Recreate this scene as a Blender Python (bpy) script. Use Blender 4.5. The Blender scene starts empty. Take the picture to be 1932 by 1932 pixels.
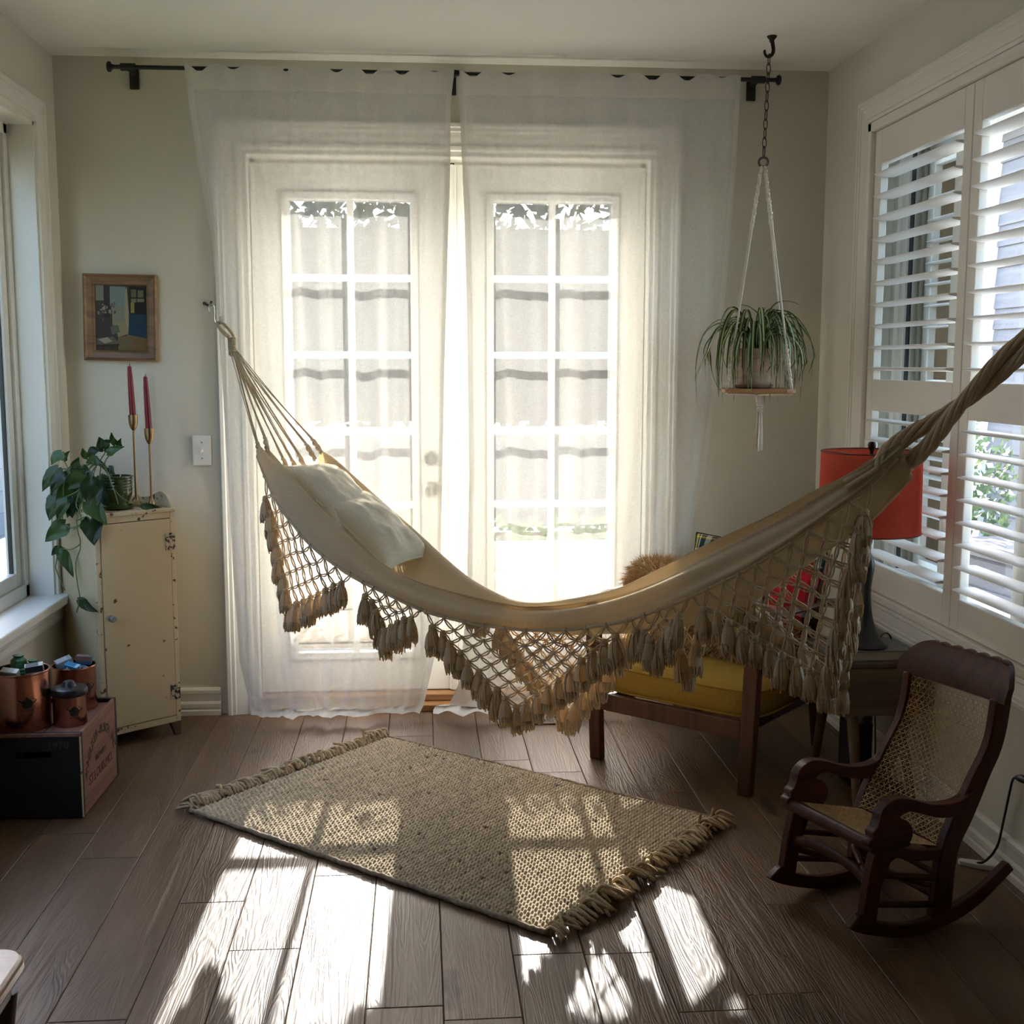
import bpy, bmesh, math, random
from mathutils import Vector, Matrix, noise
PI = math.pi
rnd = random.Random(7)
SC = bpy.context.scene
COL = SC.collection

# ------------------------------------------------------------------ camera
cam_d = bpy.data.cameras.new('camera'); cam = bpy.data.objects.new('camera', cam_d); COL.objects.link(cam)
cam_d.sensor_width = 36.0; cam_d.lens = 2230.15 / 1932 * 36.0; cam_d.clip_start = 0.05; cam_d.clip_end = 300
CYAW, CPITCH, CROLL = math.radians(4.4643), math.radians(7.1320), math.radians(-0.068)
_f = Vector((math.sin(CYAW)*math.cos(CPITCH), math.cos(CYAW)*math.cos(CPITCH), -math.sin(CPITCH)))
_r = Vector((math.cos(CYAW), -math.sin(CYAW), 0)); _dn = _f.cross(_r)
_r2 = math.cos(CROLL)*_r + math.sin(CROLL)*_dn; _u2 = -(-math.sin(CROLL)*_r + math.cos(CROLL)*_dn)
_M = Matrix((_r2, _u2, -_f)).transposed().to_4x4(); _M.translation = Vector((1.30128, -4.51547, 1.34484))
cam.matrix_world = _M
SC.camera = cam

# ------------------------------------------------------------------ sky, sun, exposure
SUN_EL = math.radians(18.6)
W = bpy.data.worlds.new('sky'); SC.world = W; W.use_nodes = True
wn = W.node_tree.nodes; wl = W.node_tree.links; wn.clear()
wo = wn.new('ShaderNodeOutputWorld'); wb = wn.new('ShaderNodeBackground'); ws = wn.new('ShaderNodeTexSky')
ws.sky_type = 'NISHITA'; ws.sun_disc = False; ws.sun_elevation = math.radians(32); ws.sun_rotation = 0.0
ws.air_density = 1.0; ws.dust_density = 1.6; ws.ozone_density = 1.0; ws.altitude = 50
wb.inputs['Strength'].default_value = 1.5
wl.new(ws.outputs['Color'], wb.inputs['Color']); wl.new(wb.outputs['Background'], wo.inputs['Surface'])
sun_d = bpy.data.lights.new('sun', 'SUN'); sun = bpy.data.objects.new('sun', sun_d); COL.objects.link(sun)
sun_d.energy = 27.0; sun_d.angle = math.radians(0.55); sun_d.color = (1.0, 0.96, 0.90)
sun.location = (1.5, 9, 5)
sun.rotation_euler = Vector((-0.03, -1.0, -math.tan(SUN_EL))).to_track_quat('-Z', 'Y').to_euler()
vs = SC.view_settings
vs.view_transform = 'Standard'; vs.look = 'None'; vs.gamma = 1.0; vs.use_curve_mapping = False; vs.exposure = 0.58
cy = SC.cycles
cy.use_denoising = True; cy.denoiser = 'OPENIMAGEDENOISE'
cy.max_bounces = 8; cy.diffuse_bounces = 5; cy.glossy_bounces = 3; cy.transmission_bounces = 5; cy.transparent_max_bounces = 20
cy.caustics_reflective = False; cy.caustics_refractive = False; cy.sample_clamp_indirect = 6.0
cy.use_adaptive_sampling = True; cy.adaptive_threshold = 0.015

# ------------------------------------------------------------------ helpers
def tag(o, label=None, cat=None, group=None, kind=None):
    if label: o['label'] = label
    if cat: o['category'] = cat
    if group: o['group'] = group
    if kind: o['kind'] = kind
    return o
def empty(name, loc=(0, 0, 0), rz=0.0, label=None, cat=None, group=None, parent=None):
    o = bpy.data.objects.new(name, None); COL.objects.link(o); o.location = loc; o.rotation_euler = (0, 0, rz)
    o.empty_display_size = 0.05
    if parent: o.parent = parent
    return tag(o, label, cat, group)
def link_mesh(name, me, parent=None, loc=None, rot=None, scale=None):
    o = bpy.data.objects.new(name, me); COL.objects.link(o)
    if parent: o.parent = parent
    if loc is not None: o.location = loc
    if rot is not None: o.rotation_euler = rot
    if scale is not None: o.scale = scale
    return o

class MB:
    """collects shapes of one part; build() links them as ONE mesh object"""
    def __init__(s): s.v = []; s.f = []; s.m = []; s.col = None
    def add(s, vs, fs, mi=0):
        b = len(s.v); s.v += [tuple(p) for p in vs]; s.f += [tuple(i + b for i in f) for f in fs]; s.m += [mi] * len(fs)
        return b
    def box(s, x0, x1, y0, y1, z0, z1, mi=0, M=None):
        vs = [(x, y, z) for x in (x0, x1) for y in (y0, y1) for z in (z0, z1)]
        if M is not None: vs = [tuple(M @ Vector(p)) for p in vs]
        s.add(vs, [(0, 1, 3, 2), (4, 6, 7, 5), (0, 4, 5, 1), (2, 3, 7, 6), (0, 2, 6, 4), (1, 5, 7, 3)], mi); return s
    def lathe(s, prof, n=24, c=(0, 0, 0), mi=0, M=None, cap=True, lobes=None):
        vs = []; fs = []
        for r, z in prof:
            for k in range(n):
                a = 2 * PI * k / n; rr = r * (lobes(a) if lobes else 1)
                p = Vector((c[0] + rr * math.cos(a), c[1] + rr * math.sin(a), c[2] + z))
                vs.append(tuple(M @ p) if M is not None else tuple(p))
        for i in range(len(prof) - 1):
            for k in range(n):
                k2 = (k + 1) % n; fs.append((i * n + k, i * n + k2, (i + 1) * n + k2, (i + 1) * n + k))
        if cap:
            if prof[0][0] > 1e-5: fs.append(tuple(range(n - 1, -1, -1)))
            if prof[-1][0] > 1e-5: fs.append(tuple((len(prof) - 1) * n + k for k in range(n)))
        s.add(vs, fs, mi); return s
    def tube(s, path, r, n=8, mi=0, cap=True, closed=False, flat=1.0, up=None):
        P = [Vector(p) for p in path]; N = len(P)
        rs = r if isinstance(r, (list, tuple)) else [r] * N
        vs = []; prev = None
        for i in range(N):
            if closed: t = (P[(i + 1) % N] - P[i - 1])
            else: t = P[min(i + 1, N - 1)] - P[max(i - 1, 0)]
            if t.length < 1e-9: t = Vector((0, 0, 1))
            t.normalize()
            if prev is None:
                a = Vector(up) if up else (Vector((0, 0, 1)) if abs(t.z) < 0.9 else Vector((1, 0, 0)))
            else: a = prev
            x = a - t * a.dot(t)
            if x.length < 1e-6: x = t.orthogonal()
            x.normalize(); y = t.cross(x); prev = x
            for k in range(n):
                an = 2 * PI * k / n
                vs.append(tuple(P[i] + x * (math.cos(an) * rs[i]) + y * (math.sin(an) * rs[i] * flat)))
        fs = []
        for i in range(N if closed else N - 1):
            j = (i + 1) % N
            for k in range(n):
                k2 = (k + 1) % n; fs.append((i * n + k, i * n + k2, j * n + k2, j * n + k))
        if cap and not closed:
            fs.append(tuple(range(n - 1, -1, -1))); fs.append(tuple((N - 1) * n + k for k in range(n)))
        s.add(vs, fs, mi); return s
    def prism(s, poly, d0, d1, fn, mi=0):
        """poly 2-D outline extruded between d0 and d1; fn(a, b, d) -> point"""
        n = len(poly)
        vs = [fn(a, b, d0) for a, b in poly] + [fn(a, b, d1) for a, b in poly]
        fs = [tuple(range(n - 1, -1, -1)), tuple(range(n, 2 * n))]
        fs += [(i, (i + 1) % n, n + (i + 1) % n, n + i) for i in range(n)]
        s.add(vs, fs, mi); return s
    def grid(s, rows, mi=0, closed=False):
        nr = len(rows); nc = len(rows[0]); fs = []
        for i in range(nr - 1):
            for k in range(nc if closed else nc - 1):
                k2 = (k + 1) % nc; fs.append((i * nc + k, i * nc + k2, (i + 1) * nc + k2, (i + 1) * nc + k))
        s.add([p for r in rows for p in r], fs, mi); return s
    def mesh(s, name, mats, smooth=True, angle=40):
        me = bpy.data.meshes.new(name); me.from_pydata(s.v, [], s.f)
        for m in (mats if isinstance(mats, (list, tuple)) else [mats]): me.materials.append(m)
        if any(s.m): me.polygons.foreach_set('material_index', s.m)
        bm = bmesh.new(); bm.from_mesh(me); bmesh.ops.recalc_face_normals(bm, faces=bm.faces); bm.to_mesh(me); bm.free()
        if smooth:
            me.polygons.foreach_set('use_smooth', [True] * len(me.polygons))
            if angle: me.set_sharp_from_angle(angle=math.radians(angle))
        me.update(); return me
    def build(s, name, mats, parent=None, smooth=True, angle=40, bevel=0, loc=None, rot=None):
        o = link_mesh(name, s.mesh(name, mats, smooth, angle), parent, loc, rot)
        if bevel:
            b = o.modifiers.new('bevel', 'BEVEL'); b.width = bevel; b.segments = 2; b.limit_method = 'ANGLE'; b.angle_limit = math.radians(35)
        return o
def setcol(o, cols):
    """per-face colours on attribute 'Col'"""
    me = o.data; at = me.color_attributes.new('Col', 'FLOAT_COLOR', 'CORNER'); buf = []
    for p in me.polygons:
        c = cols[p.index]
        for _ in p.loop_indices: buf += [c[0], c[1], c[2], 1.0]
    at.data.foreach_set('color', buf)
def lerp(a, b, t): return a + (b - a) * t
def interp(tab, x):
    """tab: sorted list of (x, ...) ; linear interpolation of the rest"""
    if x <= tab[0][0]: return tab[0][1:]
    for p, q in zip(tab, tab[1:]):
        if x <= q[0]:
            t = (x - p[0]) / (q[0] - p[0]); return tuple(lerp(a, b, t) for a, b in zip(p[1:], q[1:]))
    return tab[-1][1:]
def catmull(P, n):
    """n samples through the control points P (lists of Vectors)"""
    P = [Vector(p) for p in P]; out = []; m = len(P) - 1
    for k in range(n):
        x = k / (n - 1) * m; i = min(int(x), m - 1); t = x - i
        a = P[max(i - 1, 0)]; b = P[i]; c = P[i + 1]; d = P[min(i + 2, m)]
        out.append(0.5 * ((2 * b) + (c - a) * t + (2 * a - 5 * b + 4 * c - d) * t * t + (3 * b - a - 3 * c + d) * t ** 3))
    return out
def rot2(x, y, a): return x * math.cos(a) - y * math.sin(a), x * math.sin(a) + y * math.cos(a)
def srgb(r, g, b):
    f = lambda c: (c / 12.92 if c <= 0.04045 else ((c + 0.055) / 1.055) ** 2.4)
    return (f(r / 255), f(g / 255), f(b / 255), 1.0)

# ------------------------------------------------------------------ materials
def new_mat(name):
    m = bpy.data.materials.new(name); m.use_nodes = True; nt = m.node_tree
    return m, nt, nt.nodes, nt.links, nt.nodes['Principled BSDF']
def pmat(name, col, rough=0.6, metal=0.0, var=0.0, vscale=20.0, bump=0.0, bscale=120.0, stretch=(1, 1, 1), spec=0.5, var2=None, sheen=0.0, alt=None):
    """principled with noise-driven colour variation and bump, in object coordinates"""
    m, nt, N, L, B = new_mat(name)
    B.inputs['Base Color'].default_value = col; B.inputs['Roughness'].default_value = rough; B.inputs['Metallic'].default_value = metal
    B.inputs['Specular IOR Level'].default_value = spec
    if sheen: B.inputs['Sheen Weight'].default_value = sheen
    tc = N.new('ShaderNodeTexCoord'); mp = N.new('ShaderNodeMapping'); mp.inputs['Scale'].default_value = stretch
    L.new(tc.outputs['Object'], mp.inputs['Vector'])
    if var or alt:
        nz = N.new('ShaderNodeTexNoise'); nz.inputs['Scale'].default_value = vscale; nz.inputs['Detail'].default_value = 6
        L.new(mp.outputs['Vector'], nz.inputs['Vector'])
        rp = N.new('ShaderNodeValToRGB'); e = rp.color_ramp.elements
        if alt: e[0].color = col; e[1].color = alt
        else:
            e[0].color = tuple(c * (1 - var) for c in col[:3]) + (1,); e[1].color = tuple(min(1, c * (1 + var)) for c in col[:3]) + (1,)
        e[0].position = 0.32; e[1].position = 0.68
        L.new(nz.outputs['Fac'], rp.inputs['Fac']); L.new(rp.outputs['Color'], B.inputs['Base Color'])
    if bump:
        n2 = N.new('ShaderNodeTexNoise'); n2.inputs['Scale'].default_value = bscale; n2.inputs['Detail'].default_value = 4
        L.new(mp.outputs['Vector'], n2.inputs['Vector'])
        bp = N.new('ShaderNodeBump'); bp.inputs['Strength'].default_value = bump; bp.inputs['Distance'].default_value = 0.002
        L.new(n2.outputs['Fac'], bp.inputs['Height']); L.new(bp.outputs['Normal'], B.inputs['Normal'])
    return m
def wood_mat(name, dark, light, rough=0.45, axis=2, scale=1.0, bump=0.15, spec=0.5, perobj=True):
    """straight-grained timber: noise stretched along one object axis"""
    m, nt, N, L, B = new_mat(name)
    tc = N.new('ShaderNodeTexCoord'); mp = N.new('ShaderNodeMapping')
    s = [38 * scale] * 3; s[axis] = 2.2 * scale; mp.inputs['Scale'].default_value = s
    oi = N.new('ShaderNodeObjectInfo'); ad = N.new('ShaderNodeVectorMath'); ad.operation = 'ADD'
    mu = N.new('ShaderNodeMath'); mu.operation = 'MULTIPLY'; mu.inputs[1].default_value = 37.0 if perobj else 0.0
    L.new(oi.outputs['Random'], mu.inputs[0]); L.new(tc.outputs['Object'], ad.inputs[0]); L.new(mu.outputs[0], ad.inputs[1])
    L.new(ad.outputs[0], mp.inputs['Vector'])
    nz = N.new('ShaderNodeTexNoise'); nz.inputs['Scale'].default_value = 1.0; nz.inputs['Detail'].default_value = 8; nz.inputs['Roughness'].default_value = 0.62; nz.inputs['Distortion'].default_value = 0.6
    L.new(mp.outputs['Vector'], nz.inputs['Vector'])
    rp = N.new('ShaderNodeValToRGB'); rp.color_ramp.elements[0].color = dark; rp.color_ramp.elements[1].color = light
    rp.color_ramp.elements[0].position = 0.3; rp.color_ramp.elements[1].position = 0.72
    L.new(nz.outputs['Fac'], rp.inputs['Fac']); L.new(rp.outputs['Color'], B.inputs['Base Color'])
    B.inputs['Roughness'].default_value = rough; B.inputs['Specular IOR Level'].default_value = spec
    bp = N.new('ShaderNodeBump'); bp.inputs['Strength'].default_value = bump; bp.inputs['Distance'].default_value = 0.002
    L.new(nz.outputs['Fac'], bp.inputs['Height']); L.new(bp.outputs['Normal'], B.inputs['Normal'])
    return m
def cloth_mat(name, col, trans, tcol=None, weave=900.0, bump=0.25, see=0.0, seevar=0.0, var=0.06):
    """woven cloth that lets light through: diffuse + translucent (+ open weave)"""
    m, nt, N, L, B = new_mat(name); N.remove(B); out = N['Material Output']
    tc = N.new('ShaderNodeTexCoord')
    def wv(sx, sy, sz, sc):
        mp = N.new('ShaderNodeMapping'); mp.inputs['Scale'].default_value = (sx, sy, sz); L.new(tc.outputs['Object'], mp.inputs['Vector'])
        nz = N.new('ShaderNodeTexNoise'); nz.inputs['Scale'].default_value = sc; nz.inputs['Detail'].default_value = 3; L.new(mp.outputs['Vector'], nz.inputs['Vector']); return nz
    a = wv(1, 1, 0.06, weave); b = wv(0.06, 0.06, 1, weave)
    mx = N.new('ShaderNodeMath'); mx.operation = 'MAXIMUM'; L.new(a.outputs['Fac'], mx.inputs[0]); L.new(b.outputs['Fac'], mx.inputs[1])
    rp = N.new('ShaderNodeValToRGB'); e = rp.color_ramp.elements
    e[0].color = tuple(c * (1 - var) for c in col[:3]) + (1,); e[1].color = tuple(min(1, c * (1 + var)) for c in col[:3]) + (1,); e[0].position = .4; e[1].position = .7
    L.new(mx.outputs[0], rp.inputs['Fac'])
    bp = N.new('ShaderNodeBump'); bp.inputs['Strength'].default_value = bump; bp.inputs['Distance'].default_value = 0.001; L.new(mx.outputs[0], bp.inputs['Height'])
    d = N.new('ShaderNodeBsdfDiffuse'); t = N.new('ShaderNodeBsdfTranslucent'); mix = N.new('ShaderNodeMixShader')
    L.new(rp.outputs['Color'], d.inputs['Color']); L.new(bp.outputs['Normal'], d.inputs['Normal'])
    t.inputs['Color'].default_value = tcol or col
    mix.inputs[0].default_value = trans; L.new(d.outputs[0], mix.inputs[1]); L.new(t.outputs[0], mix.inputs[2])
    last = mix
    if see:
        tp = N.new('ShaderNodeBsdfTransparent'); m2 = N.new('ShaderNodeMixShader')
        mr = N.new('ShaderNodeMapRange'); mr.inputs['From Min'].default_value = .42; mr.inputs['From Max'].default_value = .72
        mr.inputs['To Min'].default_value = see + seevar; mr.inputs['To Max'].default_value = max(0, see - seevar)
        L.new(mx.outputs[0], mr.inputs['Value']); L.new(mr.outputs['Result'], m2.inputs[0])
        L.new(mix.outputs[0], m2.inputs[1]); L.new(tp.outputs[0], m2.inputs[2]); last = m2
    L.new(last.outputs[0], out.inputs['Surface']); return m
def glass_mat(name, tint=(0.97, 0.98, 0.98, 1), refl=0.06):
    m, nt, N, L, B = new_mat(name); N.remove(B); out = N['Material Output']
    tp = N.new('ShaderNodeBsdfTransparent'); tp.inputs['Color'].default_value = tint
    gl = N.new('ShaderNodeBsdfGlossy'); gl.inputs['Roughness'].default_value = 0.01
    fr = N.new('ShaderNodeFresnel'); fr.inputs['IOR'].default_value = 1.35
    mix = N.new('ShaderNodeMixShader'); L.new(fr.outputs[0], mix.inputs[0]); L.new(tp.outputs[0], mix.inputs[1]); L.new(gl.outputs[0], mix.inputs[2])
    L.new(mix.outputs[0], out.inputs['Surface']); return m
def col_mat(name, rough=0.8, bump=0.0, bscale=300, trans=0.0):
    """colour from the mesh attribute 'Col' (yarn flecks, printed picture)"""
    m, nt, N, L, B = new_mat(name)
    at = N.new('ShaderNodeAttribute'); at.attribute_name = 'Col'; L.new(at.outputs['Color'], B.inputs['Base Color'])
    B.inputs['Roughness'].default_value = rough; B.inputs['Specular IOR Level'].default_value = 0.25
    if bump:
        tc = N.new('ShaderNodeTexCoord'); n2 = N.new('ShaderNodeTexNoise'); n2.inputs['Scale'].default_value = bscale; L.new(tc.outputs['Object'], n2.inputs['Vector'])
        bp = N.new('ShaderNodeBump'); bp.inputs['Strength'].default_value = bump; bp.inputs['Distance'].default_value = .002
        L.new(n2.outputs['Fac'], bp.inputs['Height']); L.new(bp.outputs['Normal'], B.inputs['Normal'])
    return m

M_WALL = pmat('wall_paint', srgb(208, 203, 187), 0.85, var=0.015, vscale=3, bump=0.25, bscale=260, spec=0.25)
M_CEIL = pmat('ceiling_paint', srgb(232, 229, 217), 0.9, var=0.015, vscale=3, bump=0.5, bscale=160, spec=0.2)
M_TRIM = pmat('white_trim_paint', srgb(226, 222, 210), 0.4, var=0.01, vscale=6)
M_DOOR = pmat('white_door_paint', srgb(228, 226, 218), 0.42, var=0.01, vscale=6)
M_SHUT = pmat('white_shutter_paint', srgb(230, 224, 212), 0.42, var=0.01, vscale=6)
M_GLASS = glass_mat('window_glass')
M_BLACK = pmat('black_metal', (0.012, 0.012, 0.012, 1), 0.4, spec=0.4)
M_BLACKP = pmat('black_plastic', (0.01, 0.01, 0.011, 1), 0.35)
M_STEEL = pmat('steel', (0.55, 0.54, 0.52, 1), 0.25, metal=1.0)
M_BRASS = pmat('brass', srgb(158, 134, 98), 0.30, metal=1.0)
M_WHITEP = pmat('white_plastic', srgb(225, 222, 215), 0.35)
# ------------------------------------------------------------------ room shell
RW, RH, RB = 2.85, 2.44, -7.2       # room width, height, rear wall
def struct(o): o['kind'] = 'structure'; return o
def wall_with_holes(name, axis, c0, c1, a0, a1, holes):
    """wall slab on an axis ('x' or 'y') between c0 and c1, spanning a0..a1, z 0..RH with rectangular holes (b0,b1,z0,z1)"""
    mb = MB(); cuts = sorted(set([a0, a1] + [h for H in holes for h in H[:2]])); zs = sorted(set([0, RH] + [h for H in holes for h in H[2:]]))
    for i in range(len(cuts) - 1):
        for j in range(len(zs) - 1):
            am = (cuts[i] + cuts[i + 1]) / 2; zm = (zs[j] + zs[j + 1]) / 2
            if any(H[0] < am < H[1] and H[2] < zm < H[3] for H in holes): continue
            if axis == 'x': mb.box(c0, c1, cuts[i], cuts[i + 1], zs[j], zs[j + 1])
            else: mb.box(cuts[i], cuts[i + 1], c0, c1, zs[j], zs[j + 1])
    return struct(mb.build(name, M_WALL, smooth=False))
LWIN = (-2.05, -0.25, 0.515, 2.16)     # left window opening y0,y1,z0,z1
RWIN = (-1.98, -0.45, 0.545, 2.16)
DOOR = (0.656, 2.189, 0.0, 2.13)
wall_with_holes('wall_back', 'y', 0.0, 0.15, -0.15, RW + 0.15, [DOOR])
wall_with_holes('wall_left', 'x', -0.15, 0.0, RB, 0.0, [LWIN])
wall_with_holes('wall_right', 'x', RW, RW + 0.15, RB, 0.0, [RWIN])
wall_with_holes('wall_rear', 'y', RB - 0.15, RB, -0.15, RW + 0.15, [])
struct(MB().box(-0.15, RW + 0.15, RB - 0.15, 0.15, RH, RH + 0.12).build('ceiling', M_CEIL, smooth=False))
# crown line: the ceiling's rounded drywall edge above the curtain wall
# floor: subfloor plus individual planks
def plank_mat():
    m, nt, N, L, B = new_mat('grey_brown_oak_plank')
    tc = N.new('ShaderNodeTexCoord'); oi = N.new('ShaderNodeObjectInfo')
    mu = N.new('ShaderNodeMath'); mu.operation = 'MULTIPLY'; mu.inputs[1].default_value = 91.0; L.new(oi.outputs['Random'], mu.inputs[0])
    ad = N.new('ShaderNodeVectorMath'); ad.operation = 'ADD'; L.new(tc.outputs['Object'], ad.inputs[0]); L.new(mu.outputs[0], ad.inputs[1])
    def nz(sc, det, rough, dist=0.0):
        mp = N.new('ShaderNodeMapping'); mp.inputs['Scale'].default_value = sc; L.new(ad.outputs[0], mp.inputs['Vector'])
        n = N.new('ShaderNodeTexNoise'); n.inputs['Scale'].default_value = 1; n.inputs['Detail'].default_value = det; n.inputs['Roughness'].default_value = rough; n.inputs['Distortion'].default_value = dist
        L.new(mp.outputs['Vector'], n.inputs['Vector']); return n
    big = nz((9, 1.1, 1), 4, .55, .8); fine = nz((230, 6, 1), 3, .6); cath = nz((16, 1.3, 1), 2, .5, 1.2); knot = nz((7, 4, 1), 2, .5)
    # cathedral grain lines from a warped band pattern
    sn = N.new('ShaderNodeMath'); sn.operation = 'MULTIPLY'; sn.inputs[1].default_value = 95; L.new(cath.outputs['Fac'], sn.inputs[0])
    s2 = N.new('ShaderNodeMath'); s2.operation = 'SINE'; L.new(sn.outputs[0], s2.inputs[0])
    a = N.new('ShaderNodeMix'); a.data_type = 'FLOAT'; a.inputs[0].default_value = .35; L.new(big.outputs['Fac'], a.inputs[2]); L.new(fine.outputs['Fac'], a.inputs[3])
    rp = N.new('ShaderNodeValToRGB'); e = rp.color_ramp.elements
    e[0].position = .3; e[0].color = srgb(80, 58, 40); e[1].position = .72; e[1].color = srgb(118, 93, 69)
    L.new(a.outputs[0], rp.inputs['Fac'])
    # knots
    kr = N.new('ShaderNodeValToRGB'); kr.color_ramp.elements[0].position = .70; kr.color_ramp.elements[0].color = (0, 0, 0, 1); kr.color_ramp.elements[1].position = .78; kr.color_ramp.elements[1].color = (1, 1, 1, 1)
    L.new(knot.outputs['Fac'], kr.inputs['Fac'])
    mk = N.new('ShaderNodeMix'); mk.data_type = 'RGBA'; L.new(kr.outputs['Color'], mk.inputs[0]); L.new(rp.outputs['Color'], mk.inputs[6]); mk.inputs[7].default_value = srgb(52, 40, 32)
    # plank to plank tint
    hs = N.new('ShaderNodeHueSaturation'); mr = N.new('ShaderNodeMapRange'); mr.inputs['To Min'].default_value = .84; mr.inputs['To Max'].default_value = 1.14
    L.new(oi.outputs['Random'], mr.inputs['Value']); L.new(mr.outputs['Result'], hs.inputs['Value']); L.new(mk.outputs[2], hs.inputs['Color'])
    L.new(hs.outputs['Color'], B.inputs['Base Color'])
    B.inputs['Roughness'].default_value = .43; B.inputs['Specular IOR Level'].default_value = .36
    h = N.new('ShaderNodeMath'); h.operation = 'MULTIPLY_ADD'; h.inputs[1].default_value = .35; L.new(s2.outputs[0], h.inputs[0]); L.new(fine.outputs['Fac'], h.inputs[2])
    bp = N.new('ShaderNodeBump'); bp.inputs['Strength'].default_value = .42; bp.inputs['Distance'].default_value = .0014; L.new(h.outputs[0], bp.inputs['Height']); L.new(bp.outputs['Normal'], B.inputs['Normal'])
    return m
M_PLANK = plank_mat()
M_SUB = pmat('dark_joint', (0.02, 0.015, 0.012, 1), 0.9)
floor = struct(MB().box(-0.15, RW + 0.15, RB - 0.15, 0.15, -0.12, -0.012).build('floor', M_SUB, smooth=False))
PW = 0.1633; PX0 = 0.0345
JOINTS = {0: [], 1: [-1.16], 2: [-1.34], 3: [-2.167], 4: [-1.635], 5: [-1.89], 6: [-1.50], 7: [-2.163, -.33], 8: [-1.0], 9: [-1.96, -.62], 10: [-.75], 11: [-2.226, -1.15], 12: [-.95], 13: [-1.754, -.45], 14: [-1.25, -2.0], 15: [-.8, -1.62], 16: [-1.5], 17: [-1.0]}
pr = random.Random(5)
for k in range(-1, 18):
    x0 = PX0 + PW * k; x1 = x0 + PW
    x0c, x1c = max(x0, -0.0), min(x1, RW)
    if x1c - x0c < .02: continue
    js = sorted(JOINTS.get(k, []), reverse=True) or [-.6 - .3 * pr.random()]
    ys = [0.0] + js
    while ys[-1] > RB: ys.append(max(RB, ys[-1] - 1.22 * (1 if pr.random() < .8 else .6)))
    for y1, y0 in zip(ys, ys[1:]):
        if y1 - y0 < .03: continue
        g = .0007; t = .0004 * pr.random(); cx, cyy = (x0c + x1c) / 2, (y0 + y1) / 2; hx, hy = (x1c - x0c) / 2 - g, (y1 - y0) / 2 - g; e = .0016
        top = -t
        vs = [(sx * hx, sy * hy, -.0115) for sx, sy in ((-1, -1), (1, -1), (1, 1), (-1, 1))] + [(sx * hx, sy * hy, top - e) for sx, sy in ((-1, -1), (1, -1), (1, 1), (-1, 1))] + [(sx * (hx - e), sy * (hy - e), top) for sx, sy in ((-1, -1), (1, -1), (1, 1), (-1, 1))]
        mb = MB(); fs = [(8, 9, 10, 11)]
        for b in (0, 4):
            fs += [(b + i, b + (i + 1) % 4, b + 4 + (i + 1) % 4, b + 4 + i) for i in range(4)]
        mb.add(vs, fs); mb.build('plank', M_PLANK, floor, smooth=False, loc=(cx, cyy, 0))

# mouldings: a 2-D profile (out from wall, up) run along a line
BASEP = [(0, 0), (.016, 0), (.016, .018), (.010, .022), (.014, .03), (.014, .045), (.009, .055), (.009, .082), (.0125, .086), (.0125, .098), (.006, .106), (0, .108)]
def run_profile(mb, prof, p0, p1, out, up=(0, 0, 1)):
    p0, p1, out, up = Vector(p0), Vector(p1), Vector(out), Vector(up)
    mb.prism(prof, 0, 1, lambda a, b, d: tuple(p0.lerp(p1, d) + out * a + up * b))
def baseboard(name, segs, out):
    mb = MB()
    for p0, p1 in segs: run_profile(mb, BASEP, p0, p1, out)
    return struct(mb.build(name, M_TRIM, smooth=False))
baseboard('baseboard_back', [((0, 0, 0), (.528, 0, 0)), ((2.32, 0, 0), (RW, 0, 0))], (0, -1, 0))
baseboard('baseboard_left', [((0, RB, 0), (0, 0, 0))], (1, 0, 0))
baseboard('baseboard_right', [((RW, RB, 0), (RW, 0, 0))], (-1, 0, 0))
baseboard('baseboard_rear', [((0, RB, 0), (RW, RB, 0))], (0, 1, 0))
CASEP = [(0, 0), (.010, .004), (.012, .018), (.008, .024), (.012, .05), (.014, .066), (.018, .070), (.018, .082), (.022, .086), (.022, .098), (.016, .102), (0, .102)]   # (proud, across: 0 = inner edge)
def casing(name, rect, toW, out, w=1.0, bottom=False, sides=True):
    """mitred casing round a rectangle rect=(a0,a1,z0,z1); toW(a, z, d) -> point with d = proud of wall"""
    a0, a1, z0, z1 = rect; mb = MB(); P = [(d, c * w) for d, c in CASEP]
    def strip(A, B, na, nb):
        rows = []
        for (pa, pz), (ma, mz) in ((A, na), (B, nb)):
            rows.append([toW(pa + ma * c, pz + mz * c, d) for d, c in P])
        mb.grid(rows, closed=True)
    strip((a0, z0), (a0, z1), (-1, -1 if bottom else 0), (-1, 1)); strip((a1, z0), (a1, z1), (1, -1 if bottom else 0), (1, 1))
    strip((a0, z1), (a1, z1), (-1, 1), (1, 1))
    if bottom: strip((a0, z0), (a1, z0), (-1, -1), (1, -1))
    return struct(mb.build(name, M_TRIM, smooth=False))
# ---- french doors
casing('trim_1', (.656, 2.189, 0, 2.126), lambda a, z, d: (a, -d, z), None)
fr = MB()
for x0, x1 in ((.656, .674), (2.175, 2.189)): fr.box(x0, x1, -.001, .15, 0, 2.126)
fr.box(.674, 2.175, -.001, .15, 2.108, 2.1265)
for x0, x1 in ((.674, .686), (2.164, 2.175)): fr.box(x0, x1, .124, .15, .03, 2.108)
fr.box(.674, 2.175, .124, .15, 2.096, 2.108)
struct(fr.build('trim_2', M_TRIM, smooth=False))
M_OAK = wood_mat('oak_threshold', srgb(120, 82, 48), srgb(176, 130, 84), .5, axis=0)
th = MB(); th.box(.66, 2.186, -.03, .15, 0, .028); th.box(.674, 2.175, .02, .15, .028, .056)
struct(th.build('trim_3', M_OAK, bevel=.004))
M_GASKET = pmat('glazing_bead', srgb(215, 214, 208), .5)
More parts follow.
